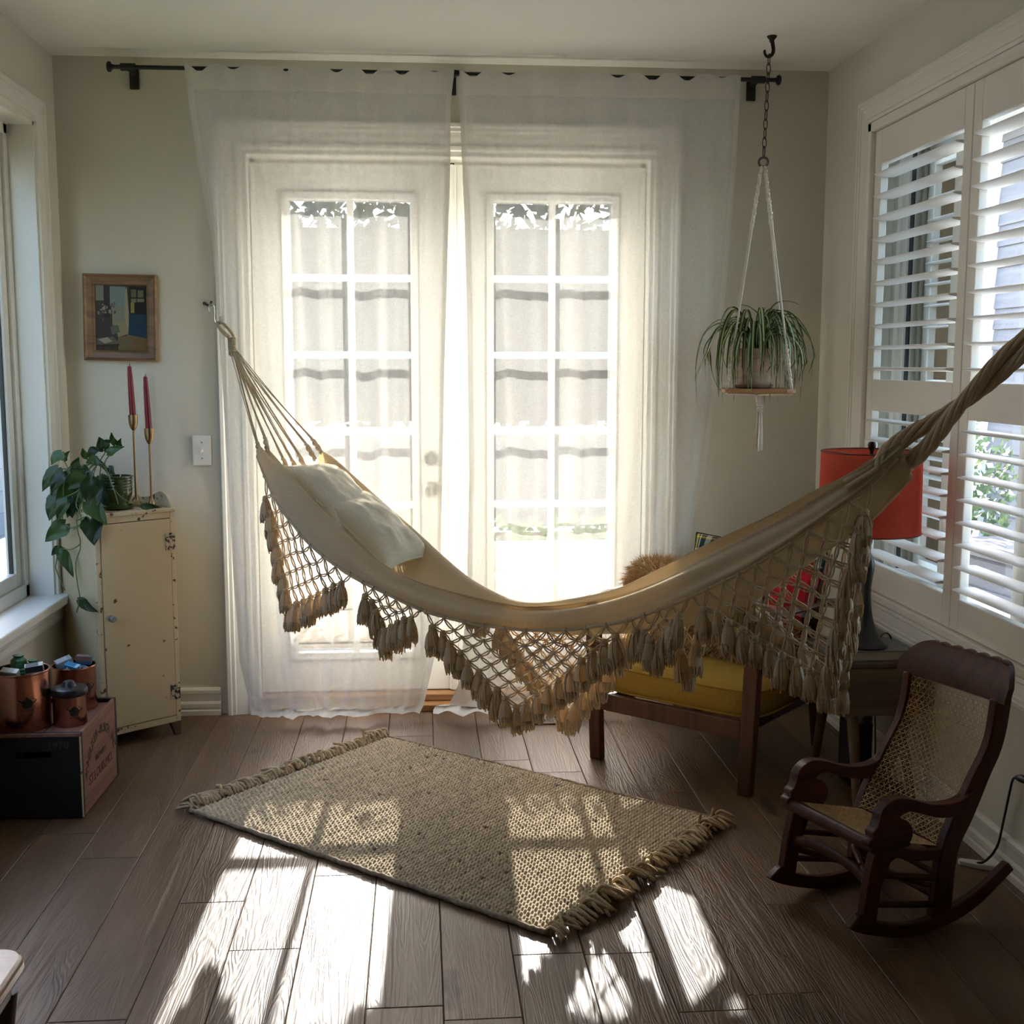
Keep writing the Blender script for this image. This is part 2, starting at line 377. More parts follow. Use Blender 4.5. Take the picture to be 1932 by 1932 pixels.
def door_leaf(name, x0, x1, gx0, gx1, hinge_left):
    o = struct(empty(name, ((x0 + x1) / 2, .1, .06))); cx = (x0 + x1) / 2
    Y0, Y1 = -.022, .022; z0, z1, gz0, gz1 = 0, 2.03, .156, 1.90
    def part(nm, *b, bevel=.003, mat=M_DOOR): return MB().box(*b).build(nm, mat, o, smooth=False, bevel=bevel)
    part('stile', x0 - cx, gx0 - cx, Y0, Y1, z0, z1); part('stile', gx1 - cx, x1 - cx, Y0, Y1, z0, z1)
    part('rail', gx0 - cx, gx1 - cx, Y0, Y1, z0, gz0); part('rail', gx0 - cx, gx1 - cx, Y0, Y1, gz1, z1)
    # raised frame round the lite, both faces
    for yy0, yy1 in ((Y0 - .012, Y0), (Y1, Y1 + .012)):
        mb = MB(); w = .026
        mb.box(gx0 - cx - w, gx0 - cx + .004, yy0, yy1, gz0 - w, gz1 + w); mb.box(gx1 - cx - .004, gx1 - cx + w, yy0, yy1, gz0 - w, gz1 + w)
        mb.box(gx0 - cx, gx1 - cx, yy0, yy1, gz0 - w, gz0 + .004); mb.box(gx0 - cx, gx1 - cx, yy0, yy1, gz1 - .004, gz1 + w)
        mb.build('lite_frame', M_GASKET, o, smooth=False, bevel=.004)
    nx, nz = 2, 6; bw = .013
    xs = [gx0 - cx + (gx1 - gx0) * i / nx for i in range(nx + 1)]; zs = [gz0 + (gz1 - gz0) * j / nz for j in range(nz + 1)]
    for x in xs[1:-1]: part('muntin', x - bw, x + bw, -.012, .012, gz0, gz1, bevel=.004, mat=M_GASKET)
    for z in zs[1:-1]:
        for i in range(nx):
            a = xs[i] + (bw if i else 0); b = xs[i + 1] - (bw if i < nx - 1 else 0)
            part('muntin', a, b, -.012, .012, z - bw, z + bw, bevel=.004, mat=M_GASKET)
    for i in range(nx):
        for j in range(nz):
            a = xs[i] + (bw if i else 0); b = xs[i + 1] - (bw if i < nx - 1 else 0)
            c = zs[j] + (bw if j else 0); d = zs[j + 1] - (bw if j < nz - 1 else 0)
            g = MB(); g.add([(a, 0, c), (b, 0, c), (b, 0, d), (a, 0, d)], [(0, 1, 2, 3)]); g.build('pane', M_GLASS, o, smooth=False)
    return o, cx
dl, dcx = door_leaf('door_1', .676, 1.411, .814, 1.275, True)
door_leaf('door_2', 1.447, 2.173, 1.585, 2.045, False)
# deadbolt and knob on the active (left) leaf
hw = MB(); Rx = Matrix.Rotation(PI / 2, 4, 'X')
hw.lathe([(.028, 0), (.028, .006), (.022, .012), (.0001, .013)], 24, M=Matrix.Translation((1.345 - dcx, -.022, .92)) @ Rx)
hw.box(1.345 - dcx - .003, 1.345 - dcx + .003, -.05, -.034, .905, .935)
tag(hw.build('deadbolt', M_STEEL, dl), None)
hw = MB(); hw.lathe([(.03, 0), (.03, .006), (.012, .01), (.010, .035), (.022, .042), (.027, .055), (.022, .066), (.0001, .069)], 24, M=Matrix.Translation((1.345 - dcx, -.022, .80)) @ Rx)
hw.build('door_knob', M_STEEL, dl)
ast = MB(); ast.box(1.411, 1.447, .075, .125, .06, 2.09); ast.box(1.416, 1.442, .064, .075, .06, 2.09); ast.box(1.423, 1.435, .058, .064, .06, 2.09)
struct(ast.build('trim_4', M_DOOR, smooth=False, bevel=.003))
struct(MB().box(1.40, 1.44, .07, .082, 2.082, 2.096).build('trim_5', M_BLACK, smooth=False, bevel=.002))
# ---- left window
casing('trim_6', (LWIN[0], LWIN[1], LWIN[2] + .01, LWIN[3]), lambda a, z, d: (d, a, z), None, w=.78)
st = MB(); st.box(-.10, .045, LWIN[0] - .13, LWIN[1] + .115, LWIN[2] - .022, LWIN[2] + .012); st.build('window_sill', M_TRIM, smooth=False, bevel=.006)['kind'] = 'structure'
ap = MB(); run_profile(ap, [(0, 0), (.012, 0), (.014, .01), (.010, .03), (.016, .036), (.016, .048), (.022, .052), (.022, .06), (0, .06)], (0, LWIN[0] - .10, LWIN[2] - .082), (0, LWIN[1] + .085, LWIN[2] - .082), (1, 0, 0))
struct(ap.build('trim_7', M_TRIM, smooth=False))
def sash_window(name, xin, sx, rect, nsash, depth_in, frame_mat=M_TRIM):
    """vinyl window in a side wall: jamb liner, frame, sashes and panes; sx = outward direction in x"""
    y0, y1, z0, z1 = rect; o = struct(empty(name, (xin, (y0 + y1) / 2, z0)))
    cy0 = (y0 + y1) / 2
    def bx(nm, mat, xa, xb, ya, yb, za, zb, bevel=.003):
        a, b = sorted((sx * xa, sx * xb)); return MB().box(a, b, ya - cy0, yb - cy0, za - z0, zb - z0).build(nm, mat, o, smooth=False, bevel=bevel)
    jl = MB()
    for ya, yb in ((y0, y0 + .012), (y1 - .012, y1)): jl.box(*sorted((0, sx * .15)), ya - cy0, yb - cy0, 0, z1 - z0)
    jl.box(*sorted((0, sx * .15)), y0 - cy0, y1 - cy0, z1 - z0 - .012, z1 - z0); jl.build('jamb_liner', frame_mat, o, smooth=False)
    d0, d1 = depth_in, depth_in + .06
    y0 += .012; y1 -= .012; z1 -= .012
    for ya, yb in ((y0, y0 + .035), (y1 - .035, y1)): bx('window_frame', frame_mat, d0, d1, ya, yb, z0, z1)
    bx('window_frame', frame_mat, d0, d1, y0, y1, z0, z0 + .045); bx('window_frame', frame_mat, d0, d1, y0, y1, z1 - .035, z1)
    ys = [y0 + .035 + (y1 - y0 - .07) * i / nsash for i in range(nsash + 1)]
    for i in range(nsash):
        a, b = ys[i], ys[i + 1]; s0, s1 = d0 + .012, d0 + .045; w = .05
        if i: bx('mullion', frame_mat, d0 - .004, d1, a - .022, a + .022, z0, z1)
        a += .006 + (.018 if i else 0); b -= .006 + (.018 if i < nsash - 1 else 0)
        bx('sash', frame_mat, s0, s1, a, a + w, z0 + .045, z1 - .035); bx('sash', frame_mat, s0, s1, b - w, b, z0 + .045, z1 - .035)
        bx('sash', frame_mat, s0, s1, a + w, b - w, z0 + .045, z0 + .045 + w); bx('sash', frame_mat, s0, s1, a + w, b - w, z1 - .035 - w, z1 - .035)
        gk = MB(); q = .008   # dark glazing gasket
        for (p, r, u, v) in ((a + w - .001, a + w + q, z0 + .045 + w, z1 - .035 - w), (b - w - q, b - w + .001, z0 + .045 + w, z1 - .035 - w)):
            gk.box(*sorted((sx * (s0 + .010), sx * (s0 + .022))), p - cy0, r - cy0, u - z0, v - z0)
        gk.build('gasket', M_BLACKP, o, smooth=False)
        g = MB(); X = sx * (s0 + .016)
        g.add([(X, a + w - cy0, .095), (X, b - w - cy0, .095), (X, b - w - cy0, z1 - .035 - w - z0), (X, a + w - cy0, z1 - .035 - w - z0)], [(0, 1, 2, 3)]); g.build('pane', M_GLASS, o, smooth=False)
    return o
sash_window('window_1', 0, -1, (LWIN[0], LWIN[1], LWIN[2] + .012, LWIN[3]), 1, .085)
# ---- right window, with casing all round and plantation shutters
casing('trim_8', RWIN, lambda a, z, d: (RW - d, a, z), None, w=.78, bottom=True)
sash_window('window_2', RW, 1, RWIN, 3, .085)
# shutter frame inside the opening
sf = MB(); SX0, SX1 = RW - .012, RW + .045
for a, b in ((RWIN[0], RWIN[0] + .03), (RWIN[1] - .03, RWIN[1])): sf.box(SX0, SX1, a, b, RWIN[2], RWIN[3])
sf.box(SX0, SX1, RWIN[0], RWIN[1], RWIN[3] - .03, RWIN[3]); sf.box(SX0, SX1, RWIN[0], RWIN[1], RWIN[2], RWIN[2] + .025)
struct(sf.build('trim_9', M_SHUT, smooth=False, bevel=.003))
LW, LP = .078, .0685
slat_prof = [(LW / 2 * math.cos(a), .0052 * math.sin(a)) for a in [2 * PI * i / 12 for i in range(12)]]
def shutter(y0, y1, label, tilt_up, tilt_lo):
    z0, z1 = RWIN[2] + .027, RWIN[3] - .032; yc = (y0 + y1) / 2; h = (y1 - y0) / 2 - .002; sw = .052
    o = empty('window_shutter', (RW + .004, yc, z0), 0, label, 'shutter', 'plantation shutters on the right wall')
    def bx(nm, ya, yb, za, zb): return MB().box(0, .028, ya, yb, za, zb).build(nm, M_SHUT, o, smooth=False, bevel=.003)
    H = z1 - z0
    bx('stile', -h, -h + sw, 0, H); bx('stile', h - sw, h, 0, H)
    m0, m1 = 1.188 - z0, 1.294 - z0; b1 = .668 - z0; t0 = 2.012 - z0
    bx('rail', -h + sw, h - sw, 0, b1); bx('rail', -h + sw, h - sw, m0, m1); bx('rail', -h + sw, h - sw, t0, H)
    for za, zb, tl in ((m1, t0, tilt_up), (b1, m0, tilt_lo)):
        n = round((zb - za) / LP); st = (zb - za) / n
        me = None
        mb = MB(); ct, sn = math.cos(tl), math.sin(tl)
        mb.prism(slat_prof, -h + sw + .002, h - sw - .002, lambda a, b, d: (a * ct - b * sn, d, a * sn + b * ct)); me = mb.mesh('slat', M_SHUT, True, 50)
        for i in range(n): link_mesh('slat', me, o, (.014, 0, za + st * (i + .5)))
    return o
ym = -1.205
shutter(ym, RWIN[1] - .032, 'white louvred shutter panel nearest the room corner, behind the red lamp', math.radians(-5), math.radians(2))
shutter(RWIN[0] + .032, ym, 'white louvred shutter panel behind the hammock rope and the little rocking chair', math.radians(-5), math.radians(2))
# ------------------------------------------------------------------ curtains and rod
M_SHEER = cloth_mat('sheer_linen', srgb(236, 234, 228), 0.06, srgb(236, 235, 230), weave=1100, bump=.1, see=.28, seevar=.07, var=.04)
M_HEM = cloth_mat('sheer_linen_doubled', srgb(234, 230, 220), 0.08, srgb(232, 226, 216), weave=1100, bump=.1, see=.16, seevar=.04, var=.04)
LL = [(0.0, .67), (0.015, .669), (0.232, .619), (0.535, .604), (1.029, .593), (1.414, .581), (1.791, .564), (2.067, .52), (2.375, .486), (2.41, .484)]
LR = [(0.0, 1.30), (0.042, 1.309), (0.321, 1.367), (0.727, 1.378), (1.319, 1.393), (1.798, 1.409), (2.08, 1.42), (2.265, 1.421), (2.383, 1.435), (2.41, 1.436)]
RL = [(0.0, 1.362), (0.010, 1.365), (0.154, 1.441), (0.421, 1.472), (0.926, 1.484), (1.513, 1.478), (1.893, 1.47), (2.255, 1.454), (2.376, 1.443), (2.41, 1.442)]
RR = [(0.0, 2.275), (0.305, 2.31), (0.717, 2.343), (0.92, 2.38), (1.201, 2.414), (1.517, 2.439), (1.808, 2.456), (2.095, 2.473), (2.377, 2.482), (2.41, 2.483)]
ROD_Y, ROD_Z = -.10, 2.381
def curtain(label, EL, ER, seed, waves, puddle):
    r = random.Random(seed); ns, nz = 220, 110
    ph = [r.uniform(0, 2 * PI) for _ in range(6)]; ntab = 8
    rows = []; zt = ROD_Z + .012
    for j in range(nz + 1):
        q = j / nz                                   # 0 top .. 1 beyond the hem
        row = []
        for i in range(ns + 1):
            s = i / ns
            L = 2.40 * q
            z = zt - L
            tabw = .5 + .5 * math.cos(2 * PI * (s * ntab + .04))
            top = (1 - min(1, L / .10))
            if top > 0: z -= (1 - tabw) ** 1.6 * .030 * top * (.6 + .4 * math.sin(9 * s + ph[0]))
            x = lerp(interp(EL, max(z, 0))[0], interp(ER, max(z, 0))[0], s)
            g = min(1, L / .5)
            wv = sum(a * math.sin(2 * PI * f * (s + .035 * math.sin(3 * q + p)) + ph[k]) for k, (f, a, p) in enumerate(waves))
            y = ROD_Y - .016 - .010 * (1 - tabw) * (1 - g) + wv * (.30 + .70 * g)
            edge = min(s, 1 - s)
            if edge < .035: y -= .010 * (1 - edge / .035) * g
            pd = puddle(s)
            if z < .05:
                # cloth breaks at the floor and runs out into the room
                over = .05 - z; y -= over * (.55 + .9 * pd) + .02 * pd * math.sin(over * 40)
                z = .006 + .045 * math.exp(-over * (9 - 4 * pd)) + .010 * pd * abs(math.sin(14 * s * 2 + over * 30 + ph[2]))
                x += .035 * math.sin(over * 18 + ph[3]) * pd
            elif z < .45:
                t = 1 - (z - .05) / .40; y -= .05 * t * t * pd; x += .03 * pd * t * t * math.sin(2 * PI * s * 2 + ph[4])
            row.append((x, min(y, -.028), z))
        rows.append(row)
    mb = MB(); mb.grid(rows)
    o = mb.build('curtain', [M_SHEER, M_HEM], angle=0)
    tag(o, label, 'curtain', 'sheer curtains over the french doors')
    n = 0
    hem_bot = int(nz * .955)
    for j in range(nz):
        for i in range(ns):
            s = i / ns
            if j < 4 or j >= hem_bot or s < .022 or s > .978: o.data.polygons[n].material_index = 1
            n += 1
    return o
curtain('sheer linen curtain panel over the door leaf with the knob, behind the hammock hook end', LL, LR, 3, [(5.2, .013, .4), (9.3, .008, 1.2), (2.3, .010, 2.2), (17, .003, .3)],
        lambda s: .25 + .55 * math.exp(-((s - .28) / .12) ** 2) + .9 * math.exp(-((s - .52) / .2) ** 2))
curtain('sheer linen curtain panel between the door gap and the hanging spider plant', RL, RR, 8, [(4.8, .014, .8), (8.7, .009, 2.2), (2.1, .009, .3), (15, .003, 1.3)],
        lambda s: .35 + .9 * math.exp(-((s - .18) / .2) ** 2))
t = empty('curtain_rod', (1.425, ROD_Y, ROD_Z), 0, 'black metal curtain rod carrying two sheer panels', 'curtain rod')
MB().tube([(-1.19, 0, 0), (1.19, 0, 0)], .0075, 14).build('rod', M_BLACK, t)
Ry = Matrix.Rotation(PI / 2, 4, 'Y')
for sx in (-1, 1):
    f = MB(); f.lathe([(.0085, -.002), (.0085, .004), (.017, .008), (.019, .014), (.016, .02), (.0001, .021)], 18, M=Matrix.Translation((sx * 1.188, 0, 0)) @ (Ry if sx > 0 else Ry @ Matrix.Rotation(PI, 4, 'X')))
    f.build('finial', M_BLACK, t)
for bx in (-1.137, 0.003, 1.125):
    b = MB(); b.tube([(bx - .026, 0, 0), (bx + .026, 0, 0)], .0135, 14)
    b.box(bx - .008, bx + .008, 0, .098, -.008, .006); b.box(bx - .017, bx + .017, .088, .0995, -.055, .02)
    b.build('bracket', M_BLACK, t, bevel=.002)
# ------------------------------------------------------------------ switch
t = empty('light_switch', (.485, -.001, 1.022), 0, 'white toggle light switch plate on the wall beside the curtain', 'switch')
MB().box(-.035, .035, -.006, 0, -.057, .057).build('plate', M_WHITEP, t, smooth=False, bevel=.003)
tg = MB(); tg.box(-.0055, .0055, -.0075, -.005, -.012, .012); tg.box(-.004, .004, -.02, -.006, .0, .012, M=Matrix.Rotation(math.radians(25), 4, 'X')); tg.build('toggle', M_WHITEP, t, bevel=.001)
for sz in (-.03, .03): MB().lathe([(.0035, 0), (.0035, .001), (.0001, .0014)], 10, M=Matrix.Translation((0, -.006, sz)) @ Matrix.Rotation(PI / 2, 4, 'X')).build('screw', M_STEEL, t)
# ------------------------------------------------------------------ framed picture
M_FRAME = wood_mat('picture_frame_wood', srgb(104, 76, 50), srgb(150, 116, 80), .5, axis=0)
t = empty('framed_picture', (.208, -.002, 1.512), 0, 'small wood-framed painting of a room, above the red candles', 'picture'); t.rotation_euler = (0, math.radians(1.2), 0)
fw_, fh_ = .1325, .1575
FP = [(0, 0), (.020, 0), (.024, .006), (.016, .012), (.012, .030), (.014, .036), (.006, .040), (0, .040)]
def frame_side(A, B, na, nb):
    rows = [[(p[0] + m[0] * c, -d, p[1] + m[1] * c) for d, c in FP] for p, m in ((A, na), (B, nb))]
    return rows
cs = [(-fw_, -fh_), (fw_, -fh_), (fw_, fh_), (-fw_, fh_)]; dn_ = [(1, 1), (-1, 1), (-1, -1), (1, -1)]
for i in range(4):
    mb = MB(); mb.grid(frame_side(cs[i], cs[(i + 1) % 4], dn_[i], dn_[(i + 1) % 4]), closed=True); mb.build('frame_side', M_FRAME, t, smooth=False)
pic = MB(); pc = []
def patch(poly, col, lay):
    pic.add([(-.093 + .186 * x, -.006 - .00015 * lay, .1185 - .237 * y) for x, y in poly], [tuple(range(len(poly)))]); pc.append(srgb(*col)[:3])
R4 = lambda a, b, c, d: [(a, b), (c, b), (c, d), (a, d)]
patch(R4(0, 0, 1, 1), (66, 62, 54), 0); patch(R4(.02, .01, .17, .24), (126, 124, 108), 1); patch(R4(.17, 0, .29, .5), (58, 52, 50), 2)
patch(R4(.29, .02, .60, .32), (118, 130, 124), 2); patch(R4(.33, .30, .60, .62), (128, 128, 108), 1); patch([(.58, .1), (.62, .02), (.66, .5), (.63, .78), (.58, .6)], (150, 140, 112), 3)
patch([(.36, .56), (.60, .58), (.64, .74), (.44, .80)], (140, 130, 98), 4); patch(R4(.66, .02, 1, .44), (46, 40, 34), 3)
for a, b, c, d, q in ((.70, .06, .80, .18, 104), (.83, .07, .94, .18, 112), (.70, .20, .80, .26, 120), (.82, .20, .95, .25, 126)): patch(R4(a, b, c, d), (q, q - 6, q - 30), 4)
patch(R4(.69, .26, .76, .42), (142, 128, 66), 5); patch(R4(.77, .26, .95, .43), (38, 30, 34), 5); patch([(.65, .44), (1, .44), (1, .80), (.65, .76)], (36, 60, 74), 4)
patch([(.44, .80), (.66, .76), (1, .81), (1, 1), (.4, 1)], (108, 94, 66), 3); patch([(.70, .79), (1, .82), (1, 1), (.70, 1)], (112, 88, 52), 4)
patch(R4(.03, .56, .30, .76), (66, 60, 58), 4); patch([(.29, .64), (.44, .61), (.48, .72), (.32, .76)], (92, 94, 80), 5)
pq = random.Random(4)
for _ in range(26):
    x, y = .04 + .38 * pq.random(), .27 + .27 * pq.random(); w = .02 + .04 * pq.random(); h = .015 + .03 * pq.random(); c = pq.choice([(132, 122, 112), (88, 70, 62), (110, 84, 84), (70, 66, 52), (150, 144, 130)])
    patch([(x, y), (x + w, y - h * .5), (x + w * 1.2, y + h * .6), (x + w * .3, y + h)], c, 6 + (_ % 5))
patch([(.02, .82), (.34, .79), (.46, .90), (.02, .93)], (98, 92, 80), 5); patch([(.05, .84), (.22, .80), (.33, .86), (.18, .90)], (154, 142, 124), 8); patch([(.02, .92), (.46, .90), (.46, .93), (.02, .95)], (60, 48, 38), 8)
for a in (.13, .30, .40): patch(R4(a, .93, a + .035, 1), (60, 48, 38), 8)
po = pic.build('painting', col_mat('painted_print', .7), t, smooth=False); setcol(po, pc)
# ------------------------------------------------------------------ wall hook with s-hook for the hammock
HL = Vector((.511, 0, 1.566))
t = empty('wall_hook', HL, 0, 'black screw hook on the wall left of the curtain', 'hook')
MB().lathe([(.0065, 0), (.0065, .004), (.0001, .005)], 14, M=Matrix.Rotation(PI / 2, 4, 'X')).build('rosette', M_BLACK, t)
MB().tube([(0, 0, 0), (.004, -.02, -.002), (.014, -.042, -.006), (.026, -.056, -.012), (.034, -.064, -.006), (.036, -.066, .006)], .0045, 8).build('hook', M_BLACK, t)
# ------------------------------------------------------------------ hammock
HO = Vector((.52, -.06)); HT = Vector((.73358, -.67960)); HN = Vector((-.67960, -.73358))   # along, and toward the room
def hw_(u, v, z): return (HO.x + HT.x * u + HN.x * v, HO.y + HT.y * u + HN.y * v, z)
M_HAM = cloth_mat('cream_canvas', srgb(196, 184, 160), 0.22, srgb(246, 218, 168), weave=260, bump=.5, var=.07)
M_CORD = cloth_mat('cream_cotton_cord', srgb(216, 200, 172), 0.22, srgb(240, 200, 140), weave=500, bump=.5, var=.10)
M_YARN = cloth_mat('cream_cotton_yarn', srgb(214, 196, 166), 0.28, srgb(238, 202, 144), weave=700, bump=.6, var=.16)
RF = [(.395, .07, 1.055), (.498, .1, 1.012), (.618, .13, .952), (.751, .15, .878), (.882, .16, .809), (.991, .16, .75), (1.064, .155, .718), (1.145, .15, .693), (1.22, .14, .676), (1.317, .125, .662), (1.411, .11, .652), (1.522, .1, .646), (1.573, .09, .647), (1.711, .08, .671), (1.848, .08, .711), (1.978, .08, .765), (2.101, .08, .829), (2.217, .08, .894), (2.369, .07, .982), (2.5, .055, 1.074), (2.609, .03, 1.162)]
HF = [(.385, .09, 1.03), (.44, .11, .975), (.5, .13, .921), (.577, .155, .869), (.665, .175, .819), (.759, .19, .766), (.872, .195, .716), (.941, .195, .696), (.997, .19, .673), (1.104, .18, .641), (1.226, .165, .608), (1.338, .15, .593), (1.432, .135, .587), (1.538, .12, .588), (1.589, .11, .59), (1.729, .105, .611), (1.789, .105, .627), (1.857, .105, .644), (1.927, .105, .668), (1.986, .105, .694), (2.044, .105, .720), (2.101, .105, .749), (2.16, .105, .782), (2.217, .105, .813), (2.269, .105, .843), (2.32, .105, .878), (2.371, .1, .914), (2.417, .095, .95), (2.461, .085, .985), (2.509, .07, 1.026), (2.546, .055, 1.06), (2.616, .03, 1.147)]
BM = [(.485, 0, .955), (.559, 0, .80), (.71, .02, .672), (.845, .03, .625), (1.105, .03, .574), (1.324, .03, .562), (1.617, .02, .566), (1.731, -.03, .573), (1.868, -.05, .594), (2.028, -.06, .639), (2.167, -.06, .699), (2.247, -.05, .76), (2.393, -.04, .874), (2.521, -.02, .967), (2.629, 0, 1.084)]
RBk = [(.49, -.10, 1.036), (.519, -.13, 1.013), (.598, -.16, .947), (.715, -.17, .872), (.876, -.17, .781), (1.017, -.15, .714), (1.154, -.13, .658), (1.337, -.08, .630), (1.473, -.045, .634), (1.632, -.035, .667), (1.794, -.035, .717), (1.954, -.035, .796), (2.078, -.035, .864), (2.251, -.035, .953), (2.372, -.025, 1.025), (2.478, -.005, 1.080), (2.598, 0, 1.166)]
def resample(tab, n):
    P = catmull([Vector(p) for p in tab], 400); d = [0]
    for a, b in zip(P, P[1:]): d.append(d[-1] + (b - a).length)
    out = []; k = 0
    for i in range(n):
        s = d[-1] * i / (n - 1)
        while k < len(d) - 2 and d[k + 1] < s: k += 1
        t = (s - d[k]) / max(1e-9, d[k + 1] - d[k]); out.append(P[k].lerp(P[k + 1], t))
    return out
NU = 120
cHF, cRF, cBM, cRB = (resample(c, NU) for c in (HF, RF, BM, RBk))
cHB = [Vector((p.x, p.y - .028 * min(1, (1 - i / (NU - 1)) * 6), p.z - .07 * min(1, .15 + (1 - i / (NU - 1)) * 5))) for i, p in enumerate(cRB)]
hrnd = random.Random(11)
def ham_rows():
    rows = []
    for i in range(NU):
        f = i / (NU - 1)
        a, b, c, d, e = cHF[i], cRF[i], cBM[i], cRB[i], cHB[i]
        b2 = Vector((b.x, b.y - .012, b.z - .004))
        i1 = b.lerp(c, .45) + Vector((0, .030 * (1 - f), -.035 * (1 - f))); i2 = c.lerp(d, .55) + Vector((0, -.030 * (1 - f), -.035 * (1 - f)))
        mid = a.lerp(b, .5) + Vector((0, .016, 0)); midb = e.lerp(d, .5) + Vector((0, -.016, 0))
        cs = catmull([a, mid, b, b2, i1, c, i2, d, midb, e], 56)
        row = []
        for k, p in enumerate(cs):
            w = k / 55
            wr = (.0035 * math.sin(31 * w + 2.2 * math.sin(5 * f) + 3) + .0025 * math.sin(57 * w + 7 * f)) * (.25 + 1.1 * min(1, max(0, (f - .15) * 2.2)))
            if w > .2: wr *= 1.5
            sag = .012 * math.exp(-f * 22) * math.cos(2 * PI * w * 6.0)      # gathers where the end cords pull
            row.append(hw_(p.x, p.y + wr, p.z + sag + wr * .6))
        rows.append(row)
    return rows
ham = empty('hammock', hw_(1.5, 0, .58), 0, 'cream fringed hammock slung across the corner, with long macrame tassels', 'hammock')
hi = Vector(ham.location)
def hbuild(mb, name, mat, parent=ham, **k):
    mb.v = [(p[0] - hi.x, p[1] - hi.y, p[2] - hi.z) for p in mb.v]; return mb.build(name, mat, parent, **k)
mb = MB(); mb.grid(ham_rows()); hbuild(mb, 'bed_cloth', M_HAM, angle=0)
# rolled hems
for c, nm in ((cHF, 'hem'), (cHB, 'hem')):
    mb = MB(); mb.tube([hw_(*p) for p in c[::2]], .005, 6); hbuild(mb, nm, M_CORD, angle=0)
# end loops and spreader cords at the wall-hook end
LOOPS = [((.367, .075, 1.076), (.388, .08, 1.030)), ((.378, .05, 1.092), (.401, .055, 1.039)), ((.442, .025, 1.019), (.48, .025, .958)), ((.453, -.005, 1.014), (.495, -.005, .955)), ((.457, -.035, 1.029), (.497, -.035, .968)), ((.455, -.07, 1.065), (.50, -.072, 1.012)), ((.455, -.1, 1.080), (.502, -.1, 1.034))]
NECK = (.1445, 0, 1.412)
for a, b in LOOPS:
    mb = MB(); A, B = Vector(a), Vector(b)
    for ph in (0, PI):
        path = []
        for k in range(15):
            t = k / 14; p = A.lerp(B, t); an = ph + t * 9
            path.append(hw_(p.x, p.y + .0045 * math.cos(an), p.z + .0045 * math.sin(an)))
        mb.tube(path, [.0045 + .002 * math.sin(PI * k / 14) for k in range(15)], 7)
    hbuild(mb, 'end_loop', M_CORD, angle=0)
    mb = MB()
    for k in range(4):
        o1 = (k - 1.5) * .003; e = Vector(NECK) + Vector((.004 * math.cos(k * 1.7 + a[1] * 40), .008 * math.sin(k * 1.3 + a[1] * 50), 0))
        path = [hw_(*(e.lerp(Vector((a[0], a[1] + o1, a[2] + abs(o1) * .4)), t) - Vector((0, 0, .006 * math.sin(PI * t))))) for t in (0, .25, .5, .75, 1)]
        mb.tube(path, .0017, 6)
    hbuild(mb, 'suspension_cord', M_CORD, angle=0)
mb = MB(); N0 = Vector((.151, 0, 1.440)); N1 = Vector((.1425, 0, 1.402))
ax = [N0.lerp(Vector(NECK) + Vector((.012, 0, -.04)), t) for t in (0, .15, .5, .8, 1)]
mb.tube([hw_(*p) for p in ax], [.009, .013, .0125, .013, .010], 14)
for k in range(9):
    p = ax[0].lerp(ax[-1], .08 + .1 * k); mb.tube([hw_(p.x + .0135 * math.cos(q), p.y + .0135 * math.sin(q), p.z + .004 * math.cos(q)) for q in [2 * PI * j / 12 for j in range(12)]], .0022, 5, closed=True)
hbuild(mb, 'neck_wrap', M_CORD, angle=0)
mb = MB(); SP = Vector((.079, 0, 1.492))
lp = [Vector((.148, .010, 1.440)), Vector((.115, .014, 1.462)), Vector((.085, .010, 1.486)), Vector((.075, 0, 1.494)), Vector((.090, -.011, 1.490)), Vector((.122, -.014, 1.466)), Vector((.152, -.009, 1.442))]
mb.tube([hw_(*p) for p in catmull(lp, 24)], .0075, 8, flat=.6); hbuild(mb, 'hanging_loop', M_CORD, angle=0)
# twisted ropes to the far hook
RP = [(2.50, .01, 1.055), (2.56, 0, 1.10), (2.599, 0, 1.135), (2.659, 0, 1.186), (2.717, 0, 1.241), (2.773, 0, 1.297), (2.827, 0, 1.354), (2.90, 0, 1.428), (3.02, 0, 1.56), (3.10, 0, 1.655)]
RPc = catmull([Vector(p) for p in RP], 90); rr_ = random.Random(5)
for bdl in range(2):
    for s in range(6):
        path = []; rad = []
        for k, p in enumerate(RPc):
            t = k / 89; T = (RPc[min(k + 1, 89)] - RPc[max(k - 1, 0)]).normalized(); X = Vector((0, 1, 0)); Y = T.cross(X)
            tw = max(0, t - .12) * 15
            R = lerp(.046, .014, min(1, t * 2.4)); r2 = lerp(.018, .0095, min(1, t * 1.8))
            a = bdl * PI + tw * .55; b = s * PI / 3 + tw * 1.15 + bdl
            q = p + X * (R * math.cos(a)) + Y * (R * math.sin(a)) + X * (r2 * math.cos(b)) + Y * (r2 * math.sin(b))
            path.append(hw_(q.x, q.y, q.z)); rad.append(lerp(.0085, .0062, min(1, t * 2)))
        mb = MB(); mb.tube(path, rad, 7); hbuild(mb, 'rope_strand', M_CORD, angle=0)
